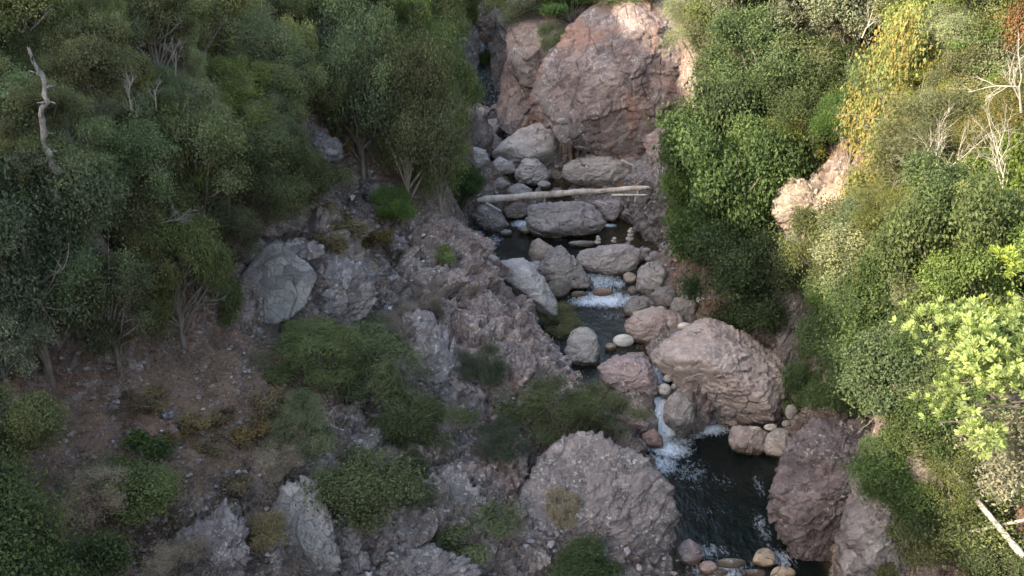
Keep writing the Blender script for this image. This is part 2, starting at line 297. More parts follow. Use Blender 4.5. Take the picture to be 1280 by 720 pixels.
def mat_water():
    t = NT('creek_water'); P = t.node('ShaderNodeNewGeometry').outputs['Position']
    foam = t.attr('foam').outputs['Fac']; sh = t.attr('shallow').outputs['Fac']
    M = t.node('ShaderNodeMapping', {0: P, 3: (1.0, .55, 1.0)}).outputs[0]
    w1 = t.noise(t.warp(M, 1.0, .5), 2.6, 4, .55); w2 = t.noise(t.warp(M, 3.0, .3), 9, 4, .6)
    f1 = t.noise(t.warp(t.node('ShaderNodeMapping', {0: P, 3: (1.5, .8, 1)}).outputs[0], 2.2, .6), 6, 5, .72)
    fm = t.math('ADD', t.math('MULTIPLY', foam, 1.1), t.math('MULTIPLY', t.math('SUBTRACT', f1, .5), 1.7)); fm = t.math('MULTIPLY', t.ramp(fm, .38, 1.05), t.ramp(foam, .02, .3))
    h = t.math('ADD', t.math('MULTIPLY', w1, .7), t.math('ADD', t.math('MULTIPLY', w2, .3), t.math('MULTIPLY', fm, .6)))
    bm = t.node('ShaderNodeBump', {'Strength': t.ramp(foam, 0, .6, .75, .9), 'Distance': .12, 'Height': h})
    deep = t.mix(sh, (.004, .007, .006), (.05, .04, .026))
    body = t.node('ShaderNodeBsdfPrincipled', {'Base Color': deep, 'Roughness': .06, 'IOR': 1.33, 'Normal': bm.outputs[0]})
    tr = t.node('ShaderNodeBsdfTransparent', {0: (.75, .68, .5)})
    a = t.node('ShaderNodeMixShader', {0: t.math('MULTIPLY', sh, .75), 1: body.outputs[0], 2: tr.outputs[0]})
    gl = t.node('ShaderNodeBsdfGlossy', {'Color': (1, 1, 1), 'Roughness': .08, 'Normal': bm.outputs[0]})
    fr = t.node('ShaderNodeFresnel', {'IOR': 1.33, 'Normal': bm.outputs[0]})
    a2 = t.node('ShaderNodeMixShader', {0: t.math('MULTIPLY', fr.outputs[0], t.math('MULTIPLY', sh, .75)), 1: a.outputs[0], 2: gl.outputs[0]})
    fo = t.node('ShaderNodeBsdfPrincipled', {'Base Color': (.66, .71, .76), 'Roughness': .6, 'Normal': bm.outputs[0]})
    mx = t.node('ShaderNodeMixShader', {0: fm, 1: a2.outputs[0], 2: fo.outputs[0]})
    t.l.new(mx.outputs[0], t.out.inputs[0]); return t.m

def mat_leaf(name, a, b, c3=None, share=0.0, trans=.36):
    """a and b: darkest and lightest leaf colour, c3: odd leaves"""
    t = NT(name); oi = t.node('ShaderNodeObjectInfo'); P = t.node('ShaderNodeNewGeometry').outputs['Position']
    r = t.attr('rnd').outputs['Fac']
    n = t.noise(P, .9, 3, .6)
    f = t.math('ADD', t.math('MULTIPLY', r, .34), t.ramp(n, .3, .7, .08, .58))
    c = t.mix(f, a, b)
    r2_ = t.attr('rnd2').outputs['Fac']; c = t.mix(1.0, c, t.mix(r2_, (.62, .64, .70), (1.35, 1.3, 1.12)), 'MULTIPLY')
    if c3: c = t.mix(t.math('GREATER_THAN', t.math('ADD', t.math('MULTIPLY', t.attr('rnd2').outputs['Fac'], .8), t.math('MULTIPLY', t.noise(P, .7, 2), .4)), 1.05 - share), c, c3)
    hs = t.node('ShaderNodeHueSaturation', {'Color': c, 'Hue': t.ramp(oi.outputs['Random'], 0, 1, .482, .515), 'Saturation': t.ramp(t.math('FRACT', t.math('MULTIPLY', oi.outputs['Random'], 7.3)), 0, 1, .72, 1.08), 'Value': t.ramp(t.math('FRACT', t.math('MULTIPLY', oi.outputs['Random'], 3.7)), 0, 1, .74, 1.55)})
    p = t.node('ShaderNodeBsdfPrincipled', {'Base Color': hs.outputs[0], 'Roughness': .7}); p.inputs['Specular IOR Level'].default_value = .12
    tl = t.node('ShaderNodeBsdfTranslucent', {0: t.mix(1.0, hs.outputs[0], (1.3, 1.5, .6), 'MULTIPLY')})
    mx = t.node('ShaderNodeMixShader', {0: trans, 1: p.outputs[0], 2: tl.outputs[0]})
    t.l.new(mx.outputs[0], t.out.inputs[0]); return t.m

def mat_wood(name, a, b, scale=6.0, rough=.8):
    t = NT(name); P = t.node('ShaderNodeTexCoord').outputs['Object']
    n = t.noise(t.node('ShaderNodeMapping', {0: P, 3: (1, 1, .35)}).outputs[0], scale, 6, .7)
    c = t.mix(t.ramp(n, .38, .64), a, b); n2 = t.noise(P, scale * 5, 4, .7)
    c = t.mix(t.math('MULTIPLY', t.ramp(n2, .5, .7), .5), c, t.mix(1.0, c, (.4, .38, .36), 'MULTIPLY'))
    bm = t.node('ShaderNodeBump', {'Strength': .6, 'Distance': .02, 'Height': t.math('ADD', n, n2)})
    p = t.node('ShaderNodeBsdfPrincipled', {'Base Color': c, 'Roughness': rough, 'Normal': bm.outputs[0]}); p.inputs['Specular IOR Level'].default_value = .2
    t.l.new(p.outputs[0], t.out.inputs[0]); return t.m

# ---------------------------------------------------------------- mesh helpers
def mesh_np(name, V, F, mats=(), smooth_=False):
    V = np.asarray(V, dtype=np.float32); F = np.asarray(F, dtype=np.int32)
    me = bpy.data.meshes.new(name); me.vertices.add(len(V)); me.vertices.foreach_set('co', V.ravel())
    k = F.shape[1]; me.loops.add(F.size); me.loops.foreach_set('vertex_index', F.ravel())
    me.polygons.add(len(F)); me.polygons.foreach_set('loop_start', np.arange(0, F.size, k, dtype=np.int32))
    try: me.polygons.foreach_set('loop_total', np.full(len(F), k, dtype=np.int32))
    except Exception: pass
    for m in mats: me.materials.append(m)
    me.update(calc_edges=True)
    me.polygons.foreach_set('use_smooth', np.full(len(F), smooth_)); me.update(); return me
def fattr(me, name, arr, dom='POINT'):
    a = me.attributes.new(name, 'FLOAT', dom); a.data.foreach_set('value', np.asarray(arr, dtype=np.float32))
def link(name, me, parent=None, loc=None):
    o = bpy.data.objects.new(name, me); col.objects.link(o)
    if parent is not None: o.parent = parent
    if loc is not None: o.location = loc
    return o
def tag(o, label=None, cat=None, group=None, kind=None):
    for k, v in (('label', label), ('category', cat), ('group', group), ('kind', kind)):
        if v: o[k] = v
    return o
def grid_faces(ny, nx):
    i = np.arange(ny * nx).reshape(ny, nx)
    return np.stack([i[:-1, :-1], i[:-1, 1:], i[1:, 1:], i[1:, :-1]], -1).reshape(-1, 4)

# ---------------------------------------------------------------- the ground, one sheet to beyond the ridges
def axis(lo, hi, step, far_lo, far_hi, g=1.12):
    a = list(np.arange(lo, hi, step)); s = step; x = hi
    while x < far_hi: a.append(x); s = min(s * g, 8); x += s
    b = []; s = step; x = lo - step
    while x > far_lo: b.append(x); s = min(s * g, 8); x -= s
    return np.array(b[::-1] + a)
ax = axis(-13, 16, .075, -300, 300); ay = axis(18, 50, .085, -300, 420, 1.03)
X, Y = np.meshgrid(ax, ay)
Z = ground(X, Y)
far = np.maximum(np.maximum(np.abs(X) - 92, 0), np.maximum(-116 - Y, Y - 215)); Z = Z + np.maximum(far, 0) * .12
P = np.stack([X.ravel(), Y.ravel(), Z.ravel()], 1)
gy_, gx_ = np.gradient(Z, ay, ax)
N = np.stack([-gx_.ravel(), -gy_.ravel(), np.ones(Z.size)], 1); N /= np.linalg.norm(N, axis=1)[:, None]
rockz = zone(P, [(600,340,5,1),(520,330,4.5,1),(560,420,4.5,1),(660,440,4,1),(600,500,4,1),(700,480,3,1),(740,600,4.5,1),(700,680,4,1),(800,640,3,1),(580,650,4,1),(480,690,4,.9),
    (360,350,3.0,1),(430,340,3.5,.9),(470,270,3.5,.85),(400,660,3,.85),(330,690,2.5,.75),(300,650,1.6,.5),(500,560,3,.8),(230,690,2,.4),(300,145,2,.6),(390,190,2.5,.6),(130,40,2.0,.6),
    (1060,620,4.5,1),(1020,560,3,1),(1100,540,2.5,.8),(1000,270,2.6,1),(1010,420,3,.9),(1040,250,2,.9),(850,230,4,1),(880,160,4,.9),(840,300,3,.9),(850,80,7,1),(760,100,8,1),(680,100,6,1),(620,70,6,1),(585,120,4,1),(620,200,5,1),(560,60,3,.6),(1050,680,4,1)])
rockz = np.maximum(rockz, 1 - smooth(.2, 1.2, P[:, 2] - water_z(P[:, 0], P[:, 1])))
moss = zone(P, [(250,535,1.2,.45),(300,540,1.2,.45),(270,520,1,.4),(430,285,1.6,.8),(480,300,1.6,.7),(470,340,1.2,.7),(290,610,1,.6),(230,650,.8,.6),(700,580,.8,.4),(800,600,.7,.6),(350,620,.9,.7),(430,310,1.5,.6),(190,500,.8,.5),(500,280,1.3,.6)])
pink = zone(P, [(760,80,9,.9),(850,100,5,1),(620,360,6,.75),(650,440,5,.7),(700,600,4,.5),(1050,620,5,.6),(590,120,4,.6),(560,300,5,.7),(640,100,5,.35)])
near = (np.abs(P[:, 0] - 1) < 20) & (P[:, 1] > 14) & (P[:, 1] < 85)
disp = np.zeros(len(P)); Q = P[near]
Qs = Q.copy(); Qs = Qs @ np.array([[.8, .35, .2], [-.3, .85, .1], [-.25, -.1, 1.2]])
v1, e1 = facet(Qs / 1.35 + fbm(Q / 1.0, 2, 9)[:, None] * .3, 1); v2, e2 = facet(Qs / .42 + fbm(Q / .4, 2, 19)[:, None] * .3, 5); v3, e3 = facet(Qs / .17, 15)
rk = rockz[near]
v0, e0 = facet(Qs / 3.4 + fbm(Q / 2.5, 3, 29)[:, None] * .35, 51)
disp[near] = (rk * (v0 * .75 + v1 * .36 - .10 * (1 - smooth(0, .14, e1)) + v2 * .17 - .05 * (1 - smooth(0, .12, e2)) + v3 * .07) + (1 - rk) * (fbm(Q / .6, 4, 31) * .20 + v2 * .06 + v3 * .04))
wetm = smooth(-.3, .5, P[:, 2] - water_z(P[:, 0], P[:, 1])); disp *= .35 + .65 * wetm
P = P + N * disp[:, None]
gme = mesh_np('gorge_ground', P, grid_faces(len(ay), len(ax)), [mat_ground()])
ca = gme.attributes.new('zone', 'FLOAT_COLOR', 'POINT')
ca.data.foreach_set('color', np.stack([rockz, moss, pink, np.ones(len(P))], 1).astype(np.float32).ravel())
fattr(gme, 'cream', zone(P, [(990,240,1.8,1),(1030,270,2,1),(1050,290,1.6,.9),(880,155,1.6,1),(905,130,1.2,.9),(1020,210,1.6,.8),(845,200,1.2,.7)]))  # patches where sunlit rock is painted lighter
tag(link('ground', gme), kind='structure')

# ---------------------------------------------------------------- the creek
wx = np.arange(-6.5, 15, .07); wy = np.arange(14, 75, .07); X, Y = np.meshgrid(wx, wy)
WZg = water_z(X, Y); Pw = np.stack([X.ravel(), Y.ravel(), WZg.ravel()], 1)
foam = np.zeros(len(Pw))
for (px, py, rx, ry, a) in [(822,552,.8,1.0,1),(838,562,.9,.8,1),(828,580,.8,1.0,.75),(850,552,.7,.5,.7),(885,537,.9,.55,1),(870,545,.5,.4,.6),(860,590,1.1,1.4,.42),(900,600,1.2,.8,.30),(890,640,1.4,.5,.25),(950,610,.3,1.3,.42),(952,660,.35,1.2,.5),
    (757,376,1.7,.7,1),(735,378,1.0,.5,.9),(752,350,1.2,1.0,.75),(790,375,.7,.5,.8),(740,345,.8,.6,.7),(772,355,.5,.5,.7),(765,395,1.2,.7,.4),(652,280,.7,.8,.85),(700,300,.9,.4,.3),(762,282,.5,.3,.8),(598,285,.5,1.6,.65),(618,300,.7,1.5,.5),(660,215,2,1.2,.4),(708,205,.5,.5,.8),
    (600,110,1.2,2.5,.3),(604,95,1,1.2,.35),(820,500,.5,.5,.8),(823,470,.3,1.2,.8),(880,690,1.2,.6,.5),(900,715,1.4,.8,.6),(975,700,.6,.7,.6),(800,430,.8,.8,.3),(770,440,1,.6,.25)]:
    c = hit(px, py, True); foam = np.maximum(foam, a * np.exp(-(((Pw[:, 0] - c[0]) / rx) ** 2 + ((Pw[:, 1] - c[1]) / ry) ** 2)))
st = np.gradient(WZg, .07, axis=0).ravel(); foam = np.maximum(foam, smooth(.5, 1.1, st) * (Pw[:, 1] < 47) * .95 * np.where(np.abs(Pw[:, 1] - 35) < 2, np.abs(Pw[:, 0] - 6.25) < .8, 1))
foam = np.maximum(foam, smooth(.3, .9, st) * (Pw[:, 1] > 62) * .36)
dep = Pw[:, 2] - ground(Pw[:, 0], Pw[:, 1])
shallow = (1 - smooth(.15, .75, dep)) * .8
Pw[:, 2] += fbm(Pw * (1, .6, 1) / .5, 3, 41) * .022 + foam * fbm(Pw / .22, 3, 44) * .10
wf = grid_faces(len(wy), len(wx)); keep = (dep[wf] > -.45).any(1); wf = wf[keep]
used = np.unique(wf); rem = np.full(len(Pw), -1); rem[used] = np.arange(len(used)); wf = rem[wf]
wme = mesh_np('creek_water', Pw[used], wf, [mat_water()], True); fattr(wme, 'foam', foam[used]); fattr(wme, 'shallow', shallow[used])
tag(link('water', wme), kind='structure')
# ---------------------------------------------------------------- boulders: solid faceted bodies
_ico = {}
def ico(n):
    if n not in _ico:
        bm = bmesh.new(); bmesh.ops.create_icosphere(bm, subdivisions=n, radius=1)
        bm.verts.ensure_lookup_table(); V = np.array([v.co[:] for v in bm.verts]); F = np.array([[v.index for v in f.verts] for f in bm.faces]); bm.free(); _ico[n] = (V, F)
    return _ico[n]
BOULDER = mat_boulder()
VR = np.array([1., 0, 0]); VU = np.array([0, SP, CP]); VN = np.array([0, -CP, SP])   # right, up, towards the viewer's side of the gorge
def rock_body(outline, d, thick, p=12, sub=5, rough=.03, rug=0.0, seed=0, nfront=4, tiltk=.35, band=.02):
    """outline: list of (right, up) metres around the centre at distance d; the rock is the rounded
    intersection of half-spaces standing on the outline's edges plus some faces front and back"""
    rr = np.random.default_rng(seed)
    O = np.array(outline, float); c0 = O.mean(0); O = O - c0
    pl = []
    n = len(O)
    area = sum(O[i][0] * O[(i+1) % n][1] - O[(i+1) % n][0] * O[i][1] for i in range(n))
    if area < 0: O = O[::-1]
    for i in range(n):
        a, b = O[i], O[(i + 1) % n]; e = b - a; L = np.hypot(*e)
        if L < 1e-6: continue
        nn = np.array([e[1], -e[0]]) / L; h = nn @ a
        h = max(h, .12 * thick)
        for s in (1, -1):
            t = s * tiltk * (.5 + rr.random()); q = np.array([nn[0], nn[1], t]); k = np.linalg.norm(q); pl.append((q / k, h / k))
    for i in range(nfront * 2):
        s = 1 if i % 2 else -1; q = np.array([rr.normal() * .45, rr.normal() * .45, s]); q /= np.linalg.norm(q); pl.append((q, thick * (.85 + .3 * rr.random())))
    V, F = ico(sub)
    acc = np.zeros(len(V))
    for q, h in pl: acc += np.maximum(V @ q / h, 0) ** p
    r = acc ** (-1 / p); W = V * r[:, None]
    size = float(np.mean(r)); off = rr.random(3) * 50
    S = W / size
    dsp = fbm(S * 1.6 + off, 5, 3) * rough * 2.2 * size + fbm(S * (2, 2, 7) + off, 4, 8) * band * size
    if rug > 0:
        an = np.array([1, 1.7, 1]); Wr = W @ np.array([[.9, -.4, 0], [.4, .9, 0], [0, 0, 1]]) * an
        v1, e1 = facet(Wr / max(.35, size * .42) + off + fbm(S * 2, 3, 5)[:, None] * .45, 2); v2, e2 = facet(Wr / max(.16, size * .13) + off + fbm(S * 6, 2, 6)[:, None] * .3, 9)
        dsp += rug * (v1 * .55 - .07 * (1 - smooth(0, .10, e1)) + v2 * .24 - .03 * (1 - smooth(0, .12, e2)))
    W = W + V * dsp[:, None]
    for k in (0, 1):      # rounding must not shrink the body: bring its extent back to the outline's
        lo, hi = np.percentile(W[:, k], .3), np.percentile(W[:, k], 99.7); W[:, k] = (W[:, k] - lo) / (hi - lo) * (O[:, k].max() - O[:, k].min()) + O[:, k].min()
    W[:, :2] += c0
    return W[:, :1] * VR + W[:, 1:2] * VU + W[:, 2:3] * VN, F
def boulder(px, d_or_none, outline_px, tint, label, name='boulder', cat='boulder', group=None, thick=.75, p=15, sub=5, rough=.04, rug=None, seed=0, lift=0.0, mat=None, embed=.1, dz=None, band=.02, nfront=4, wetk=1.0, tiltk=.35):
    O = np.array(outline_px, float)
    cx, cy = (O[:, 0].min() + O[:, 0].max()) / 2, (O[:, 1].min() + O[:, 1].max()) / 2
    if d_or_none is None:
        bx = O[np.argmax(O[:, 1])]; b = hit(cx, bx[1], True) if dz is None else at_z(cx, bx[1], dz)
        d0 = (b - CAMP)[1] * CP - (b - CAMP)[2] * SP
        wpx = O[:, 0].max() - O[:, 0].min(); hpx = O[:, 1].max() - O[:, 1].min()
        T = thick * .5 * min(wpx, hpx * 1.35) * d0 / FPX
        d = d0 + T * .30 + lift
    else:
        d = d_or_none; T = thick * .5 * min(O[:, 0].max() - O[:, 0].min(), 1.35 * (O[:, 1].max() - O[:, 1].min())) * d / FPX
    C = at_d(cx, cy, d); k = d / FPX
    if rug is None: rug = .16 * T if p > 7 else 0
    ol = [((x - cx) * k, -(y - cy) * k) for x, y in O]
    V, F = rock_body(ol, d, T, p, sub, rough, rug, seed, nfront, tiltk, band)
    # perspective-true: outline lies in the plane through C facing the camera axis
    me = mesh_np(name, V, F, [mat or BOULDER], True)
    Wp = V + C; wl_ = water_z(Wp[:, 0], Wp[:, 1]); fattr(me, 'wet', (1 - smooth(.02, .38, Wp[:, 2] - wl_)) * wetk)
    o = link(name, me, None, C); l_ = sum(tint) / 3; o.color = (*[min(.6, (q * .58 + l_ * .42) * 1.14 * k_) for q, k_ in zip(tint, (1.01, 1.0, .94))], 1)
    return tag(o, label, cat, group)
def oval(cx, cy, w, h, n=9, rot=0.0):
    return [(cx + w / 2 * math.cos(a) * math.cos(rot) - h / 2 * math.sin(a) * math.sin(rot), cy + w / 2 * math.cos(a) * math.sin(rot) + h / 2 * math.sin(a) * math.cos(rot)) for a in [2 * math.pi * i / n for i in range(n)]]
MAUVE, PINK, GREY, PALE, TAN = (.255, .18, .175), (.30, .205, .18), (.20, .175, .165), (.33, .295, .275), (.30, .24, .19)
BL = [  # outline in the photograph, tint, label, options
 ([(817,446),(827,432),(850,420),(866,406),(888,399),(906,408),(946,430),(966,441),(986,462),(985,478),(984,510),(966,531),(940,533),(915,528),(893,515),(860,497),(845,478),(828,467),(817,457)], (.31,.245,.235), 'huge mauve boulder with slanting ridges beside the plunge pool', dict(p=16, sub=7, rough=.035, band=.05, seed=3, thick=.8, tiltk=.45, rug=.22, dz=.3)),
 ([(782,404),(796,389),(824,383),(846,389),(856,405),(847,420),(827,432),(795,427),(782,413)], (.33,.225,.195), 'pink cracked boulder just behind the huge mauve boulder', dict(seed=5, sub=6, rough=.04, band=.03, rug=.1)),
 ([(781,382),(791,371),(807,370),(818,380),(813,388),(797,394),(787,397),(780,393)], GREY, 'round dark grey boulder at the right end of the upper rapids', dict(p=8)),
 (oval(779,426,27,17), (.56,.52,.46), 'smooth cream oval stone resting in the middle of the creek', dict(p=4, rough=.01, band=.0, sub=4, wetk=.3)),
 (oval(763,434,15,11), (.24,.17,.10), 'small brown wet stone left of the cream oval stone', dict(p=4, sub=4)),
 ([(749,455),(765,448),(785,443),(805,450),(818,465),(823,490),(808,500),(778,496),(757,484)], (.29,.19,.185), 'broad mauve boulder on the left lip of the waterfall', dict(seed=9, sub=6, rough=.035, band=.035)),
 ([(779,447),(786,440),(804,440),(812,450),(808,458),(788,456)], (.24,.18,.155), 'low brown rock on top of the creek sill behind the broad mauve boulder', dict(seed=10)),
 ([(760,504),(771,494),(797,497),(810,509),(818,522),(806,538),(793,541),(775,530),(762,514)], (.27,.165,.15), 'reddish boulder with a dark patch on the left of the waterfall', dict(seed=11, sub=6, p=14)),
 ([(802,541),(818,536),(829,547),(827,557),(812,560),(802,552)], (.24,.10,.07), 'wet rust red rock at the foot of the waterfall', dict(seed=12)),
 ([(829,506),(843,490),(860,499),(869,518),(860,533),(842,538),(831,528)], (.21,.18,.16), 'grey brown boulder on the right of the waterfall', dict(seed=13, sub=6, p=9, lift=-1.0, dz=.1)),
 (oval(835,473,13,10), (.30,.28,.25), 'small grey stone wedged above the waterfall, upper of two', dict(p=6, sub=4, dz=1.5, lift=-.6)),
 (oval(831,487,17,16,7), (.31,.29,.26), 'pale angular stone wedged above the waterfall, below a smaller one', dict(p=9, sub=4, dz=1.3, lift=-.6)),
 (oval(842,484,7,10), (.24,.23,.21), 'tiny grey stone beside the pale angular stone above the waterfall', dict(p=6, sub=3, dz=1.3, lift=-.6)),
 ([(911,549),(917,533),(935,532),(959,540),(957,563),(940,570),(915,562)], (.27,.20,.185), 'flat topped mauve brown block at the far edge of the plunge pool', dict(p=18, seed=14, rough=.015)),
 ([(954,558),(959,542),(974,535),(992,541),(988,566),(972,573),(958,568)], (.27,.235,.215), 'rounded grey boulder with a pale ridge at the right edge of the plunge pool', dict(p=12, seed=15, rough=.02)),
 (oval(943,537,17,9), (.38,.33,.26), 'small tan stone under the huge mauve boulder', dict(sub=4, p=7, dz=.8)),
 (oval(963,534,17,9), (.45,.42,.37), 'flat pale stone behind the rounded grey boulder', dict(sub=4, p=7, dz=.9)),
 (oval(989,515,17,20), (.22,.215,.22), 'blue grey round cobble at the right corner of the huge mauve boulder', dict(sub=4, p=6, dz=1.4)),
 (oval(983,530,12,10), (.20,.18,.165), 'dark cobble below the blue grey round cobble', dict(sub=4, p=6, dz=1.1)),
 ([(986,528),(991,517),(1003,516),(1010,527),(1008,543),(990,543)], (.23,.21,.20), 'grey block wedged against the right bank above the plunge pool', dict(sub=5, dz=.8)),
 (oval(984,451,9,16), (.13,.15,.16), 'dark blue grey egg shaped stone beside the right end of the huge mauve boulder', dict(sub=4, p=5, dz=2.4)),
 (oval(987,469,7,10), (.24,.22,.20), 'small grey pebble below the dark egg shaped stone', dict(sub=3, p=5, dz=2.2)),
 (oval(856,408,19,10), (.50,.47,.44), 'white oval stone left of the top of the huge mauve boulder', dict(sub=4, p=5, rough=.01, dz=2.6)),
 (oval(862,413,10,6), (.44,.41,.38), 'tiny white stone below the white oval stone', dict(sub=3, p=5, dz=2.4)),
 ([(864,409),(872,400),(886,399),(896,404),(886,412),(870,416)], (.34,.31,.28), 'pale smooth stone capping the huge mauve boulder', dict(sub=4, p=8, dz=2.4)),
 (oval(837,424,24,12), (.33,.29,.25), 'tan flat stone between the pink boulder and the huge mauve boulder', dict(sub=4, p=7)),
 ([(618,333),(628,326),(641,323),(660,326),(669,338),(682,355),(690,372),(696,388),(680,394),(662,382),(645,366),(628,352)], (.36,.32,.31), 'long pale grey boulder leaning on the rocky spur', dict(seed=20, sub=6, rough=.04, thick=.9, dz=2.4, band=.04, rug=.1)),
 ([(661,312),(664,301),(672,298),(682,303),(694,312),(684,326),(670,332),(662,323)], (.34,.23,.17), 'pointed orange pink boulder behind the grey brown boulder', dict(seed=21)),
 ([(670,343),(680,324),(695,308),(706,311),(716,326),(733,342),(739,355),(722,363),(694,358),(677,351)], (.22,.185,.165), 'grey brown boulder with a pyramid top in midstream', dict(seed=22, sub=6, p=9, rough=.035)),
 ([(682,356),(691,347),(705,348),(713,360),(709,370),(692,374),(683,368)], (.15,.115,.085), 'dark wet round boulder in front of the pyramid topped boulder', dict(seed=23, p=6)),
 ([(650,336),(660,328),(674,326),(680,336),(674,346),(660,344)], (.34,.31,.30), 'small pale boulder behind the long pale grey boulder', dict(seed=24, dz=2.6)),
 ([(721,326),(730,313),(757,308),(778,305),(797,311),(799,324),(792,337),(768,345),(739,339),(725,333)], (.28,.225,.215), 'broad pinkish boulder with three little cairns on top', dict(seed=25, sub=6, p=11, rough=.035)),
 (oval(753,365,26,12), (.25,.14,.10), 'low rust brown rock lapped by the upper rapids', dict(p=5, seed=26, lift=.0)),
 (oval(723,368,20,9), (.18,.15,.09), 'sunken olive brown rock in the upper rapids', dict(p=5, seed=27)),
 (oval(791,364,14,13), (.15,.125,.11), 'small dark rock at the right side of the rapids', dict(p=6, sub=4)),
 (oval(787,348,18,16,7), (.32,.24,.17), 'small tan block at the right foot of the cairn boulder', dict(p=8, sub=4)),
 ([(795,362),(799,338),(812,327),(826,330),(833,345),(827,362),(811,370)], (.25,.225,.21), 'tall grey boulder under the overhanging tree', dict(seed=28, sub=6)),
 ([(812,370),(824,358),(842,360),(848,375),(836,386),(818,382)], (.17,.15,.145), 'dark angular boulder between the overhanging tree and the pink boulder', dict(seed=29)),
 ([(836,392),(843,372),(860,368),(872,382),(866,398),(848,402)], (.18,.165,.16), 'dark broken boulder under the tree above the pink boulder', dict(seed=30, rug=.1)),
 (oval(799,320,24,17,8), (.27,.23,.22), 'pinkish cobble right of the cairn boulder, largest of a small heap', dict(sub=4, p=8)),
 (oval(808,314,13,9), (.31,.27,.26), 'small pale cobble at the top of the heap right of the cairn boulder', dict(sub=3, p=6)),
 (oval(818,319,15,11), (.25,.22,.21), 'grey cobble at the right of the heap beside the cairn boulder', dict(sub=3, p=6)),
 (oval(811,325,11,9), (.36,.33,.31), 'pale rounded cobble at the bottom of the heap beside the cairn boulder', dict(sub=3, p=6)),
 (oval(805,339,16,10), (.22,.19,.18), 'grey cobble between the tan block and the tall grey boulder', dict(sub=4, p=6)),
 ([(589,271),(597,258),(612,254),(626,265),(635,282),(622,293),(606,289),(594,279)], (.19,.16,.165), 'dark grey banded boulder under the left end of the log', dict(seed=31, sub=6, band=.05)),
 ([(628,262),(640,253),(657,254),(661,268),(650,275),(633,274)], (.13,.095,.08), 'dark brown rock behind the log between two boulders', dict(seed=32)),
 ([(659,256),(681,252),(737,252),(748,262),(755,276),(748,291),(726,297),(681,299),(668,291),(661,273)], (.27,.215,.215), 'large smooth mauve slab in midstream under the log', dict(seed=33, sub=6, p=18, rough=.02)),
 ([(740,253),(758,249),(774,251),(777,262),(768,278),(754,276)], (.26,.20,.20), 'block at the right end of the mauve slab under the log', dict(seed=34, p=16)),
 ([(647,287),(654,281),(663,281),(668,289),(656,293)], (.34,.30,.22), 'small tan rock between the banded boulder and the mauve slab', dict(sub=4)),
 (oval(632,291,16,9), (.25,.22,.21), 'small grey rock at the foot of the banded boulder', dict(sub=4)),
 (oval(727,305,34,9), (.20,.16,.15), 'nearly drowned flat rock in the pool behind the cairn boulder', dict(sub=4, p=5)),
 (oval(611,327,26,20), (.27,.245,.25), 'smooth grey rock half hidden by the crest of the spur', dict(sub=5, p=6)),
 ([(704,214),(718,200),(744,192),(770,199),(789,211),(793,226),(770,238),(735,233),(710,227)], (.31,.26,.235), 'great rounded boulder lying behind the log', dict(seed=36, sub=6, p=11, rough=.03)),
 ([(774,200),(788,195),(800,203),(801,215),(786,218)], (.26,.20,.195), 'mauve rock between the great rounded boulder and the cliff', dict(seed=37)),
 ([(617,195),(630,176),(648,164),(668,156),(692,152),(701,175),(700,199),(690,218),(676,211),(655,200),(630,204)], (.33,.30,.30), 'big pale wedge shaped boulder at the foot of the cliff', dict(seed=38, sub=6, p=14, rug=.1)),
 ([(643,214),(655,198),(672,200),(688,219),(674,233),(650,231)], (.33,.29,.30), 'pale angular boulder in front of the wedge shaped boulder', dict(seed=39, sub=6)),
 ([(609,212),(625,196),(643,203),(644,215),(622,219)], (.25,.22,.23), 'grey wedge of rock left of the pale angular boulder', dict(seed=40)),
 ([(604,167),(613,162),(628,177),(624,188),(617,194),(608,183)], (.33,.23,.23), 'narrow pinkish rock leaning left of the wedge shaped boulder', dict(seed=41)),
 ([(600,152),(618,148),(637,149),(637,160),(619,172),(606,165)], (.32,.29,.30), 'pale flat rock at the foot of the far cascade', dict(seed=42)),
 ([(640,162),(664,150),(688,140),(696,146),(680,158),(650,168)], (.29,.25,.24), 'long thin slab leaning on the cliff above the wedge shaped boulder', dict(seed=43, p=16)),
 ([(586,160),(594,150),(606,152),(610,168),(604,182),(590,178)], (.22,.19,.19), 'grey rock behind the big tree at the far left of the creek', dict(seed=44)),
 ([(582,196),(592,184),(606,188),(612,204),(600,214),(586,210)], (.21,.19,.19), 'dark rock beside the leaves of the big creekside tree', dict(seed=45)),
 ([(611,228),(624,221),(637,230),(628,237),(614,236)], (.24,.21,.215), 'small grey rock upstream of the log, left of the creek', dict(seed=46, sub=4)),
 ([(620,243),(634,234),(651,229),(665,236),(664,245),(636,248)], (.25,.215,.215), 'low grey rock touching the log from behind', dict(seed=47)),
 (oval(680,231,17,11), (.36,.33,.32), 'small pale stone just behind the log', dict(sub=4, p=6)),
 (oval(700,242,32,10), (.22,.14,.12), 'flat reddish rock just behind the log', dict(sub=4, p=6)),
 (oval(728,240,13,11), (.38,.33,.28), 'tan cobble in the row behind the log, under the great rounded boulder', dict(sub=3, p=6)),
 (oval(714,238,8,7), (.45,.40,.34), 'tiny cream cobble at the left of the row behind the log', dict(sub=3, p=6)),
 (oval(738,242,9,8), (.30,.26,.24), 'small brown cobble in the middle of the row behind the log', dict(sub=3, p=6)),
 (oval(750,241,17,9), (.28,.245,.235), 'grey cobble at the right of the row behind the log', dict(sub=3, p=6)),
 ([(706,443),(714,415),(728,409),(742,414),(750,427),(750,448),(741,468),(725,466),(712,456)], (.30,.275,.245), 'tall pale boulder under the shrub at the edge of the spur', dict(seed=50, sub=6, p=8, dz=1.0)),
 ([(847,687),(860,674),(875,686),(879,698),(867,708),(853,706)], (.23,.165,.17), 'mauve angular rock at the outlet of the plunge pool', dict(seed=51)),
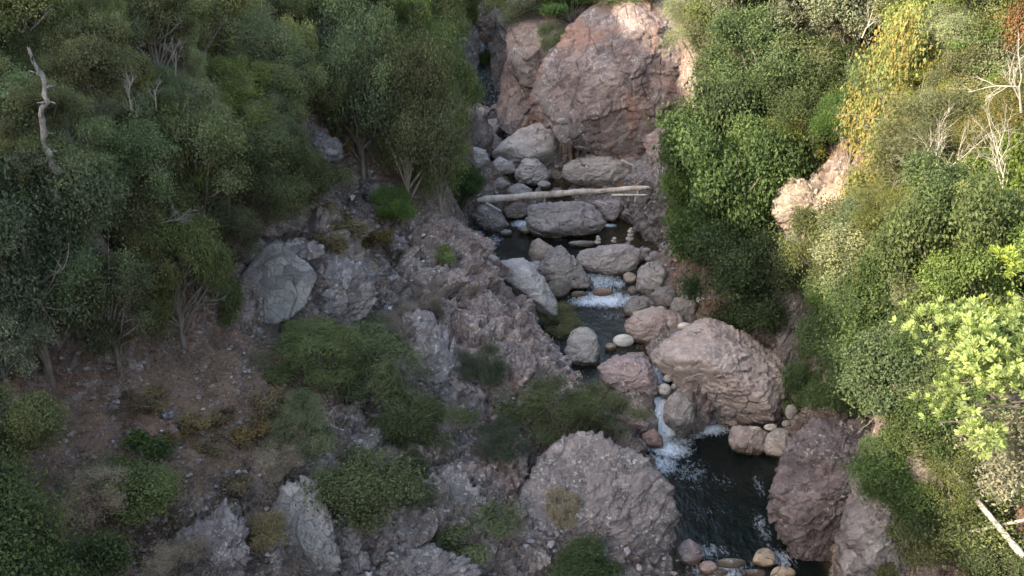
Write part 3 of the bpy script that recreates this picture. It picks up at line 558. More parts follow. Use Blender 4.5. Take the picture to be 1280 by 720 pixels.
 ([(941,703),(946,690),(959,685),(969,694),(966,707),(950,709)], (.33,.23,.13), 'amber rounded stone at the outlet of the plunge pool', dict(seed=52, p=7, wetk=.6)),
 (oval(978,716,32,16), (.30,.21,.10), 'golden brown wet stone at the bottom edge below the amber stone', dict(p=6, seed=53, wetk=.6)),
 (oval(914,704,38,13), (.16,.135,.11), 'flat dark stone awash at the outlet of the plunge pool', dict(p=5, seed=54)),
 (oval(942,717,30,11), (.17,.12,.11), 'low brown stone awash below the amber stone', dict(p=5, seed=55)),
 (oval(885,710,24,18), (.24,.14,.12), 'reddish stone in front of the mauve angular rock', dict(p=7, seed=56)),
 (oval(900,716,20,9), (.15,.14,.14), 'small dark stone between the reddish stone and the flat dark stone', dict(p=6, sub=4)),
]
for ol, tint, lab, kw in BL:
    n = 'boulder' if max(a for a, b in ol) - min(a for a, b in ol) > 22 else 'stone'
    boulder(0, None, ol, tint, lab, name=n, cat=n, group='boulders and stones in the creek', **kw)

# ---------------------------------------------------------------- rock walls and outcrops
R_CLIFF = mat_rough_rock('cliff_rock', (.285, .215, .19), (.22, .18, .17), .5, .24, .5, .5)
R_DARK = mat_rough_rock('stained_rock', (.10, .065, .065), (.16, .09, .08), .05, .6, .6)
R_GREY = mat_rough_rock('grey_rock', (.24, .225, .215), (.17, .15, .15), .55, .45, .9)
R_PINK = mat_rough_rock('pinkish_rock', (.235, .205, .198), (.18, .165, .162), .66, .34, 1.0)
R_BUT = mat_rough_rock('dark_mauve_rock', (.19, .155, .155), (.145, .125, .13), .5, .4, 1.0)
R_PALE = mat_rough_rock('pale_rock', (.26, .255, .24), (.20, .195, .185), .25, .12, .6)
R_SUN = mat_rough_rock('sunlit_cream_rock', (.35, .30, .24), (.25, .21, .175), .5, .1, .8)  # lighter rock copy with sunlight put into its cream colour
OUT = [  # outline, distance, thickness, material, label, name, rug
 ([(668,200),(684,140),(708,78),(735,40),(786,22),(835,-6),(905,10),(935,120),(915,180),(860,208),(790,208),(700,208)], 64.5, .42, R_CLIFF, 'main pinkish brown wall of the cliff, sunlit at its upper right', .55, 7),
 ([(622,160),(628,110),(640,66),(662,44),(700,60),(722,120),(716,190),(640,192)], 68.2, .5, R_CLIFF, 'lichen flecked rock pillar on the cliff right of the far cascade', .4, 6),
 ([(634,90),(642,34),(672,8),(712,2),(760,6),(770,50),(740,90),(690,110)], 70.5, .5, R_CLIFF, 'upper shoulder of the cliff below the hanging shrubs', .4, 6),
 ([(694,176),(700,120),(722,70),(748,22),(768,34),(762,84),(738,140),(716,180)], 63.6, .4, R_DARK, 'dark stained hollow slab in the middle of the cliff', .3, 6),
 ([(805,188),(830,165),(858,150),(880,150),(872,185),(845,200),(815,206)], 58.5, .5, R_CLIFF, 'tilted slab at the foot of the cliff beyond a dark slanting crack', .2, 6),
 ([(779,262),(782,238),(800,215),(828,192),(860,160),(880,180),(868,250),(846,300),(825,309),(804,300),(788,284)], 53.5, .55, R_PINK, 'rock rib coming down to the right end of the log', .35, 7),
 ([(595,14),(618,6),(634,20),(632,58),(614,62),(598,50)], 77, .5, R_CLIFF, 'dark cliff block closing the gorge above the far cascade', .4, 6),
 ([(566,30),(588,22),(600,50),(600,100),(594,135),(574,128),(562,80)], 67, .6, R_PINK, 'shaded rock wall on the left of the far cascade', .4, 6),
 ([(962,640),(972,604),(1000,568),(1025,540),(1062,524),(1100,545),(1120,600),(1130,660),(1120,740),(1018,740),(990,690)], 35.2, .5, R_BUT, 'dark mauve rock buttress on the right bank of the plunge pool', .42, 7),
 ([(1050,740),(1060,600),(1085,560),(1140,580),(1165,660),(1150,740)], 32.6, .5, R_GREY, 'grey layered rock rising behind the mauve buttress', .35, 6),
 ([(300,360),(304,330),(318,312),(350,304),(372,322),(378,352),(392,372),(386,398),(350,402),(312,392)], 34.3, .16, R_PALE, 'smooth pale grey rock face above the earth terrace', .05, 6),
 ([(296,330),(312,308),(345,298),(385,304),(400,318),(380,330),(345,322),(310,335)], 34.3, .4, R_GREY, 'rough cap of rock along the top of the pale rock face', .3, 6),
 ([(640,640),(655,600),(690,560),(730,545),(790,556),(826,590),(838,640),(842,700),(800,760),(700,760),(640,730)], 32.8, .45, R_PINK, 'lichen speckled knob at the tip of the rocky spur', .34, 7),
 ([(345,612),(372,602),(388,640),(404,690),(425,735),(372,745),(352,690)], 27, .35, R_PALE, 'white streaked leaning slab at the lower left', .2, 6),
 ([(395,625),(418,618),(440,660),(462,720),(440,745),(412,720),(398,670)], 27, .4, R_GREY, 'dark speckled slab right of the white streaked slab', .3, 6),
 ([(225,650),(262,636),(300,660),(312,720),(270,745),(232,720)], 26, .4, R_GREY, 'rough grey rock at the bottom left, under dry brush', .3, 6),
 ([(536,610),(570,588),(604,604),(620,650),(606,700),(560,700),(540,660)], 30, .4, R_GREY, 'grey lichen crusted rock face below the shrubs of the spur', .3, 6),
 ([(470,705),(500,682),(560,690),(600,720),(600,760),(480,760)], 29, .4, R_GREY, 'grey rock at the bottom edge left of the spur knob', .3, 6),
 ([(505,400),(520,392),(560,450),(610,520),(600,560),(560,520),(520,460)], 34, .4, R_PINK, 'long jagged dark ridge of rock running down the spur', .35, 6),
 ([(380,345),(420,325),(452,350),(470,400),(450,425),(410,410),(390,385)], 33, .4, R_GREY, 'broken lichen spotted rocks right of the pale rock face', .35, 6),
 ([(965,262),(975,236),(1000,222),(1030,240),(1062,268),(1056,292),(1020,296),(985,290)], 41.8, .6, R_SUN, 'bleached sunlit outcrop between the trees on the right bank', .3, 6),
 ([(842,182),(868,150),(905,128),(915,140),(895,165),(865,196),(848,206)], 52.6, .6, R_SUN, 'bright white edge of rock beside the cliff', .25, 6),
 ([(968,420),(975,350),(990,296),(1012,300),(1014,380),(1004,440),(985,470)], 41.0, .6, R_GREY, 'shaded grey rock rib behind the overhanging tree', .3, 6),
 ([(283,150),(290,134),(306,128),(318,140),(314,158),(296,162)], 38.0, .7, R_PINK, 'small red brown outcrop among the trees of the left slope', .2, 5),
 ([(362,200),(372,174),(402,164),(428,178),(424,204),(390,212)], 42.0, .6, R_GREY, 'low grey outcrop above the spur, below the left wood', .25, 5),
 ([(104,42),(110,24),(124,20),(142,38),(138,48),(118,50)], 33.2, .7, R_SUN, 'tan rock on the bare patch at the top left', .12, 5),
]
for ol, d, th, m, lab, rg, sb in OUT:
    dn = 'rock_outcrop' if d < 55 else 'cliff'; sd_ = int(d * 10)
    mx_, my_ = np.mean([q[0] for q in ol]), np.mean([q[1] for q in ol]); dl = []
    for q in ol:
        g = hit(mx_ + (q[0] - mx_) * .6, my_ + (q[1] - my_) * .6); dl.append((g - CAMP)[1] * CP - (g - CAMP)[2] * SP)
    wm_ = max(q[0] for q in ol) - min(q[0] for q in ol); hm_ = max(q[1] for q in ol) - min(q[1] for q in ol)
    T_ = th * .5 * min(wm_, 1.35 * hm_) * d / FPX
    d = np.percentile(dl, 30) + T_ * (.35 if dn != 'cliff' else .0)
    d += {'smooth pale grey rock face above the earth terrace': -T_ * .1, 'bleached sunlit outcrop between the trees on the right bank': T_ * .6, 'dark stained hollow slab in the middle of the cliff': -.9, 'tilted slab at the foot of the cliff beyond a dark slanting crack': -.7, 'lichen flecked rock pillar on the cliff right of the far cascade': -.3}.get(lab, 0)
    boulder(0, d, ol, (1, 1, 1), lab, name=dn, cat=dn.replace('_', ' '), thick=th, p=30 if m is R_PALE or dn == 'cliff' else 17, sub=sb, rough=.05 if dn != 'cliff' else .022, rug=rg * (.7 if dn != 'cliff' else .45), seed=sd_, mat=m, nfront=7 if dn != 'cliff' else 9, tiltk=.5 if dn != 'cliff' else .9)
# angular blocks standing out of the spur
BLK = [(396,330,26,40,1.2,R_GREY),(412,355,20,44,.5,R_GREY),(444,395,34,46,.7,R_PALE),(470,345,30,26,0,R_PINK),(520,340,46,30,.3,R_PINK),(470,240,40,26,.2,R_GREY),(495,305,42,26,.3,R_PINK),(555,350,50,28,.2,R_PINK),
 (575,455,38,40,.8,R_PINK),(520,430,34,54,.7,R_PINK),(548,480,30,50,.8,R_PINK),(625,500,40,24,.2,R_PINK),(595,400,60,26,.3,R_PINK),(640,440,46,24,.4,R_PINK),(690,500,50,26,.3,R_PINK),(560,600,56,50,.3,R_GREY),(600,660,52,60,-.2,R_GREY),
 (385,660,34,74,-.2,R_PALE),(420,690,30,64,-.3,R_GREY),(340,690,30,50,-.2,R_GREY),(290,700,36,48,-.2,R_PALE),(505,700,50,46,.2,R_GREY),(240,540,40,26,.1,R_GREY),(205,520,30,22,0,R_GREY),(130,510,40,16,0,R_PINK),(320,560,34,18,.2,R_GREY),
 (275,570,28,18,.2,R_PINK),(545,650,30,40,.2,R_GREY),(470,690,26,36,.2,R_GREY),(650,375,40,20,.4,R_PINK),(590,310,40,20,.3,R_PINK),(540,290,44,18,.2,R_PINK),(700,450,36,18,.4,R_PINK),(250,690,24,30,0,R_GREY),(310,640,22,20,0,R_PINK),(180,560,26,14,0,R_PINK)]
rb = np.random.default_rng(5)
for i, (cx, cy, wd, ht, rot, m) in enumerate(BLK):
    n = 7; an = np.sort(rb.random(n) * 2 * math.pi / 1.0); an = np.array([2 * math.pi * (k + rb.random() * .6) / n for k in range(n)])
    ol = [(cx + (math.cos(a) * wd * .5) * math.cos(rot) - (math.sin(a) * ht * .5) * math.sin(rot), cy + (math.cos(a) * wd * .5) * math.sin(rot) + (math.sin(a) * ht * .5) * math.cos(rot)) for a in an]
    c = hit(cx, cy + ht * .15); d = (c - CAMP)[1] * CP - (c - CAMP)[2] * SP
    place = ('near the crest of the spur' if cy < 400 else 'on the middle of the spur' if cy < 540 else 'on the lower spur') if cx > 440 else ('around the pale rock face' if cy < 430 else 'on the mossy bank below the terrace' if cy < 620 else 'on the steep bank at the lower left')
    boulder(0, d + .25, ol, (1, 1, 1), {R_GREY.name: 'grey', R_PINK.name: 'pinkish', R_PALE.name: 'pale'}[m.name] + ' fractured rock sticking out of the ground ' + place, name='rock_block', cat='rock', group='fractured rocks ' + place, thick=.8, p=16, sub=5, rough=.05, rug=.22, seed=i + 70, mat=m, nfront=4)

# ---------------------------------------------------------------- three cairns of balanced stones
for px, py, hts in ((747, 305, (.22, .16, .12)), (767, 303, (.18, .14)), (787, 301, (.26, .22, .18, .13))):
    b = at_d(px, py, 51.3)
    t = bpy.data.objects.new('cairn', None); col.objects.link(t); t.location = b
    tag(t, {747: 'little three stone cairn, left one on the broad pinkish boulder', 767: 'lowest cairn of two stones, middle one on the broad pinkish boulder', 787: 'tallest cairn of four stones, right one on the broad pinkish boulder'}[px], 'cairn', 'cairns on the boulder')
    z = 0
    for k, h in enumerate(hts):
        V, F = ico(3); V = V * (1 + .12 * fbm(V * 1.5 + px + k * 9, 2, 3))[:, None] * (h * .8, h * .7, h * .5)
        me = mesh_np('stacked_stone', V, F, [BOULDER], True); fattr(me, 'wet', np.zeros(len(V)))
        o = link('stacked_stone', me, t, ((k % 2) * .03, 0, z + h * .45)); o.color = (.42, .40, .36, 1); z += h * .92
# ---------------------------------------------------------------- trees and shrubs
def tube(V, F, pts_, rad, k=6):
    """append a tapered tube to lists"""
    b = sum(len(v) for v in V); n = len(pts_)
    pts_ = [Vector(p) for p in pts_]; out = []
    for i, p in enumerate(pts_):
        d = (pts_[min(i+1, n-1)] - pts_[max(i-1, 0)]).normalized(); a = d.orthogonal().normalized(); c = d.cross(a)
        for j in range(k):
            t = 2 * math.pi * j / k; out.append(p + (a * math.cos(t) + c * math.sin(t)) * rad[i])
    V.append(np.array([v[:] for v in out])); fs = []
    for i in range(n - 1):
        for j in range(k): fs.append((b + i*k + j, b + i*k + (j+1) % k, b + (i+1)*k + (j+1) % k, b + (i+1)*k + j))
    F.append(np.array(fs))
def limb(V, F, p0, p1, r0, r1, rr, wob=.08, n=6, k=6, sag=0.0):
    p0 = np.array(p0, float); p1 = np.array(p1, float); L = np.linalg.norm(p1 - p0); ps = []; q = np.zeros(3)
    for i in range(n + 1):
        t = i / n; q = q + rr.normal(size=3) * wob * L / n
        ps.append(p0 + (p1 - p0) * t + q * (t * (1 if i else 0)) + np.array([0, 0, sag * L * math.sin(math.pi * t)]))
    tube(V, F, ps, [r0 + (r1 - r0) * (i / n) for i in range(n + 1)], k); return ps
def leaves(C, Nn, cnt, spread, L, W, rr, up=.35, flat=.7):
    """cnt leaves round each clump centre"""
    n = len(C) * cnt; c = np.repeat(C, cnt, 0); nn = np.repeat(Nn, cnt, 0)
    p = c + rr.normal(size=(n, 3)) * spread * (1, 1, flat)
    nr = nn * .6 + rr.normal(size=(n, 3)) * .8 + (0, 0, up); nr /= np.linalg.norm(nr, axis=1)[:, None]
    a = np.cross(nr, rr.normal(size=(n, 3))); a /= np.linalg.norm(a, axis=1)[:, None] + 1e-9; b = np.cross(nr, a)
    s = (.65 + .7 * rr.random((n, 1))); l = L * s; w_ = W * s
    v0 = p - a * l * .5; v1 = p + b * w_ * .5 - nr * w_ * .12; v2 = p + a * l * .5; v3 = p - b * w_ * .5 - nr * w_ * .12
    V = np.stack([v0, v1, v2, v3], 1).reshape(-1, 3); F = np.arange(n * 4).reshape(-1, 4)
    return V, F, np.repeat(rr.random(len(C)), cnt) * .5 + rr.random(n) * .5, np.repeat(rr.random(len(C)), cnt)
BARK = mat_wood('bark', (.10, .085, .07), (.20, .175, .15), 9)
DEADW = mat_wood('bleached_branch', (.30, .27, .23), (.50, .46, .39), 7)
GREYW = mat_wood('grey_dead_branch', (.11, .10, .09), (.25, .23, .20), 7)
PROTO = {}
def proto(kind, var):
    key = (kind, var)
    if key in PROTO: return PROTO[key]
    rr = np.random.default_rng(hash_kind(kind) * 31 + var)
    #           width height lobes  clumps leaves spread L    W    stem
    K = {'oak':   (4.6, 4.4, 28, 1700, 44, .19, .088, .042, .18),
         'leafy': (4.2, 4.2, 26, 1500, 34, .20, .105, .062, .12),
         'heath': (4.0, 4.4, 28, 1800, 48, .17, .11, .016, .15),
         'bush':  (2.0, 1.5, 14, 500, 34, .13, .07, .030, .04),
         'broom': (2.4, 1.9, 22, 430, 40, .12, .11, .014, .05),
         'tuft':  (.8, .45, 4, 50, 40, .06, .07, .03, .05),
         'near':  (3.2, 3.2, 22, 1150, 16, .07, .105, .036, .2)}[kind]
    Wd, Ht, nl, nc, cnt, sp, L, Wf, stem = K
    lob = []; big = kind in ('oak', 'leafy', 'heath', 'near')
    while len(lob) < nl:
        q = rr.normal(size=3) * (.27, .27, .24); 
        if np.linalg.norm(q / (.5, .5, .46)) > 1: continue
        zz = stem + (1 - stem) * (.5 + q[2])
        r = Wd * (.07 + .13 * rr.random() ** 1.3) * (1 if big else 1.1)
        lob.append((np.array([q[0] * Wd * 1.0, q[1] * Wd * 1.0, max(zz * Ht, .12)]), r))
    C = []; N_ = []; tries = 0
    while len(C) < nc and tries < 60000:
        tries += 1
        c, r = lob[rr.integers(len(lob))]; d = rr.normal(size=3); d /= np.linalg.norm(d)
        if d[2] < -.3 and rr.random() < .6: continue
        q = r * (.55 + .6 * rr.random()); out = rr.random() < .10
        if out: q = r * (1.1 + .55 * rr.random())
        x = c + d * q * (1, 1, .8)
        if x[2] < .08: continue
        if not out and any(np.linalg.norm((x - c2) / (1, 1, .8)) < r2 * .5 for c2, r2 in lob):
            if rr.random() < .8: continue
        if fbm(x[None] * (4.6 / Wd) * 1.15 + var * 7, 3, 4)[0] < (-.03 if big else -.10): continue
        C.append(x); N_.append(d)
    C = np.array(C); N_ = np.array(N_)
    if kind == 'near':      # rosettes of leaves at the twig tips
        n = len(C) * cnt; c = np.repeat(C, cnt, 0); ax_ = np.repeat(N_ + (0, 0, .8), cnt, 0); ax_ /= np.linalg.norm(ax_, axis=1)[:, None]
        sd_ = np.cross(ax_, rr.normal(size=(n, 3))); sd_ /= np.linalg.norm(sd_, axis=1)[:, None]
        op = .35 + .9 * rr.random((n, 1)); a = ax_ * np.cos(op) + sd_ * np.sin(op); b = np.cross(a, ax_); b /= np.linalg.norm(b, axis=1)[:, None] + 1e-9
        s = .7 + .5 * rr.random((n, 1)); l = L * s; w_ = Wf * s; base = c + a * .015
        nrm = np.cross(a, b)
        V = np.stack([base, base + a * l * .55 + b * w_ * .5 + nrm * .004, base + a * l, base + a * l * .55 - b * w_ * .5 + nrm * .004], 1).reshape(-1, 3)
        F = np.arange(n * 4).reshape(-1, 4); r1 = np.repeat(rr.random(len(C)), cnt) * .5 + rr.random(n) * .5; r2 = np.repeat(rr.random(len(C)), cnt)
    else: V, F, r1, r2 = leaves(C, N_, cnt, sp, L, Wf, rr, up=.9 if kind in ('heath', 'broom') else .35)
    Wd = (np.percentile(V[:, 0], 98.5) - np.percentile(V[:, 0], 1.5) + np.percentile(V[:, 1], 98.5) - np.percentile(V[:, 1], 1.5)) / 2
    Ht = np.percentile(V[:, 2], 99)
    cm = mesh_np(kind + '_crown', V, F, [BARK]); fattr(cm, 'rnd', r1, 'FACE'); fattr(cm, 'rnd2', r2, 'FACE')
    TV, TF = [], []; 
    if kind in ('oak', 'leafy', 'heath', 'near'):
        top = limb(TV, TF, (0, 0, -.5), (rr.normal() * .2, rr.normal() * .2, Ht * .62), .14, .05, rr, .1, 8, 8)
        for i, (c, r) in enumerate(lob):
            s = top[2 + int(rr.random() * 5)]; br = limb(TV, TF, s, c, .055, .018, rr, .16, 6, 5)
            for k in range(6):
                d = rr.normal(size=3); d /= np.linalg.norm(d); limb(TV, TF, br[-1 - k % 3], c + d * r * (.95 if k % 3 else 1.5), .014, .004, rr, .2, 5, 4)
    else:
        for c, r in lob:
            br = limb(TV, TF, (rr.normal() * .04, rr.normal() * .04, -.15), c, .02, .008, rr, .15, 5, 5)
            for k in range(5):
                d = rr.normal(size=3); d /= np.linalg.norm(d); limb(TV, TF, br[-1 - k % 3], c + d * r * .9, .008, .003, rr, .15, 3, 4)
    tm = mesh_np(kind + '_trunk', np.concatenate(TV), np.concatenate(TF), [BARK], True)
    PROTO[key] = (tm, cm, Wd, Ht); return PROTO[key]
def hash_kind(k): return sum(ord(c) * (i + 1) for i, c in enumerate(k))
NVAR = {'oak': 5, 'leafy': 3, 'heath': 3, 'bush': 3, 'broom': 3, 'tuft': 2, 'near': 2}
LM = {
 'dark':   mat_leaf('dark_evergreen_leaves', (.048, .062, .028), (.125, .145, .064)),
 'teal':   mat_leaf('bluish_evergreen_leaves', (.042, .060, .034), (.108, .136, .078)),
 'olive':  mat_leaf('olive_leaves', (.072, .086, .036), (.155, .172, .074)),
 'grey':   mat_leaf('grey_green_leaves', (.088, .102, .062), (.185, .200, .128)),
 'green':  mat_leaf('fresh_green_leaves', (.050, .082, .022), (.115, .165, .048)),
 'deep':   mat_leaf('deep_green_leaves', (.034, .062, .022), (.078, .125, .044)),
 'broomy': mat_leaf('broom_green_stems', (.042, .058, .024), (.105, .135, .050)),
 'yellow': mat_leaf('yellow_green_leaves', (.15, .18, .05), (.28, .31, .11)),
 'gold':   mat_leaf('golden_leaves', (.15, .125, .05), (.30, .235, .095), (.11, .13, .055), .5),
 'mixed':  mat_leaf('green_leaves_turning_yellow', (.072, .088, .032), (.145, .165, .060), (.22, .18, .06), .25),
 'rusty':  mat_leaf('rusty_leaves', (.09, .07, .035), (.16, .12, .05), (.20, .09, .05), .4),
 'near':   mat_leaf('glossy_bright_leaves', (.11, .15, .022), (.27, .33, .055), (.16, .20, .05), .06, .4),
 'dry':    mat_leaf('dry_twigs', (.13, .10, .08), (.24, .195, .155)),
 'moss':   mat_leaf('dry_golden_leaves', (.085, .064, .032), (.165, .122, .062)),
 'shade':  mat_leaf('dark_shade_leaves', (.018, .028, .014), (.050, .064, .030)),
 'litter': mat_leaf('fallen_leaf', (.07, .042, .028), (.20, .125, .08)),
 'white':  mat_leaf('pale_lichen', (.12, .125, .085), (.25, .245, .19)),
}
tr = np.random.default_rng(11); COUNT = [0]
def plant(px, base, wpx, hpx, kind, mat, label, cat='tree', name=None, group=None, dd=0.0, at=None, lean=0.0):
    g = hit(px, base) if at is None else np.array(at, float)
    if dd: g = g + np.array([ray(px, base)[0], CP, 0]) * dd; g[2] = ground(g[0], g[1])
    d = (g - CAMP)[1] * CP - (g - CAMP)[2] * SP
    v = COUNT[0] % NVAR[kind]; COUNT[0] += 1
    tm, cm, Wd, Ht = proto(kind, v)
    sw = wpx * d / FPX / Wd; sh = hpx * d / FPX / Ht / 1.02 * (1.42 if kind in ('oak', 'leafy') and at is None else 1)
    o = bpy.data.objects.new(name or cat, None); col.objects.link(o); o.location = g; o.empty_display_size = .3
    o.rotation_euler = (tr.normal() * .06, lean, tr.random() * 6.28); o.scale = (sw, sw, sh)
    t = link('trunk' if cat == 'tree' else 'stem', tm, o); c = link('crown' if cat == 'tree' else 'foliage', cm, o)
    c.material_slots[0].link = 'OBJECT'; c.material_slots[0].material = LM[mat]
    tag(o, label, cat, group); return o
WL = 'trees of the wood on the left slope'; WR = 'trees on the right bank'
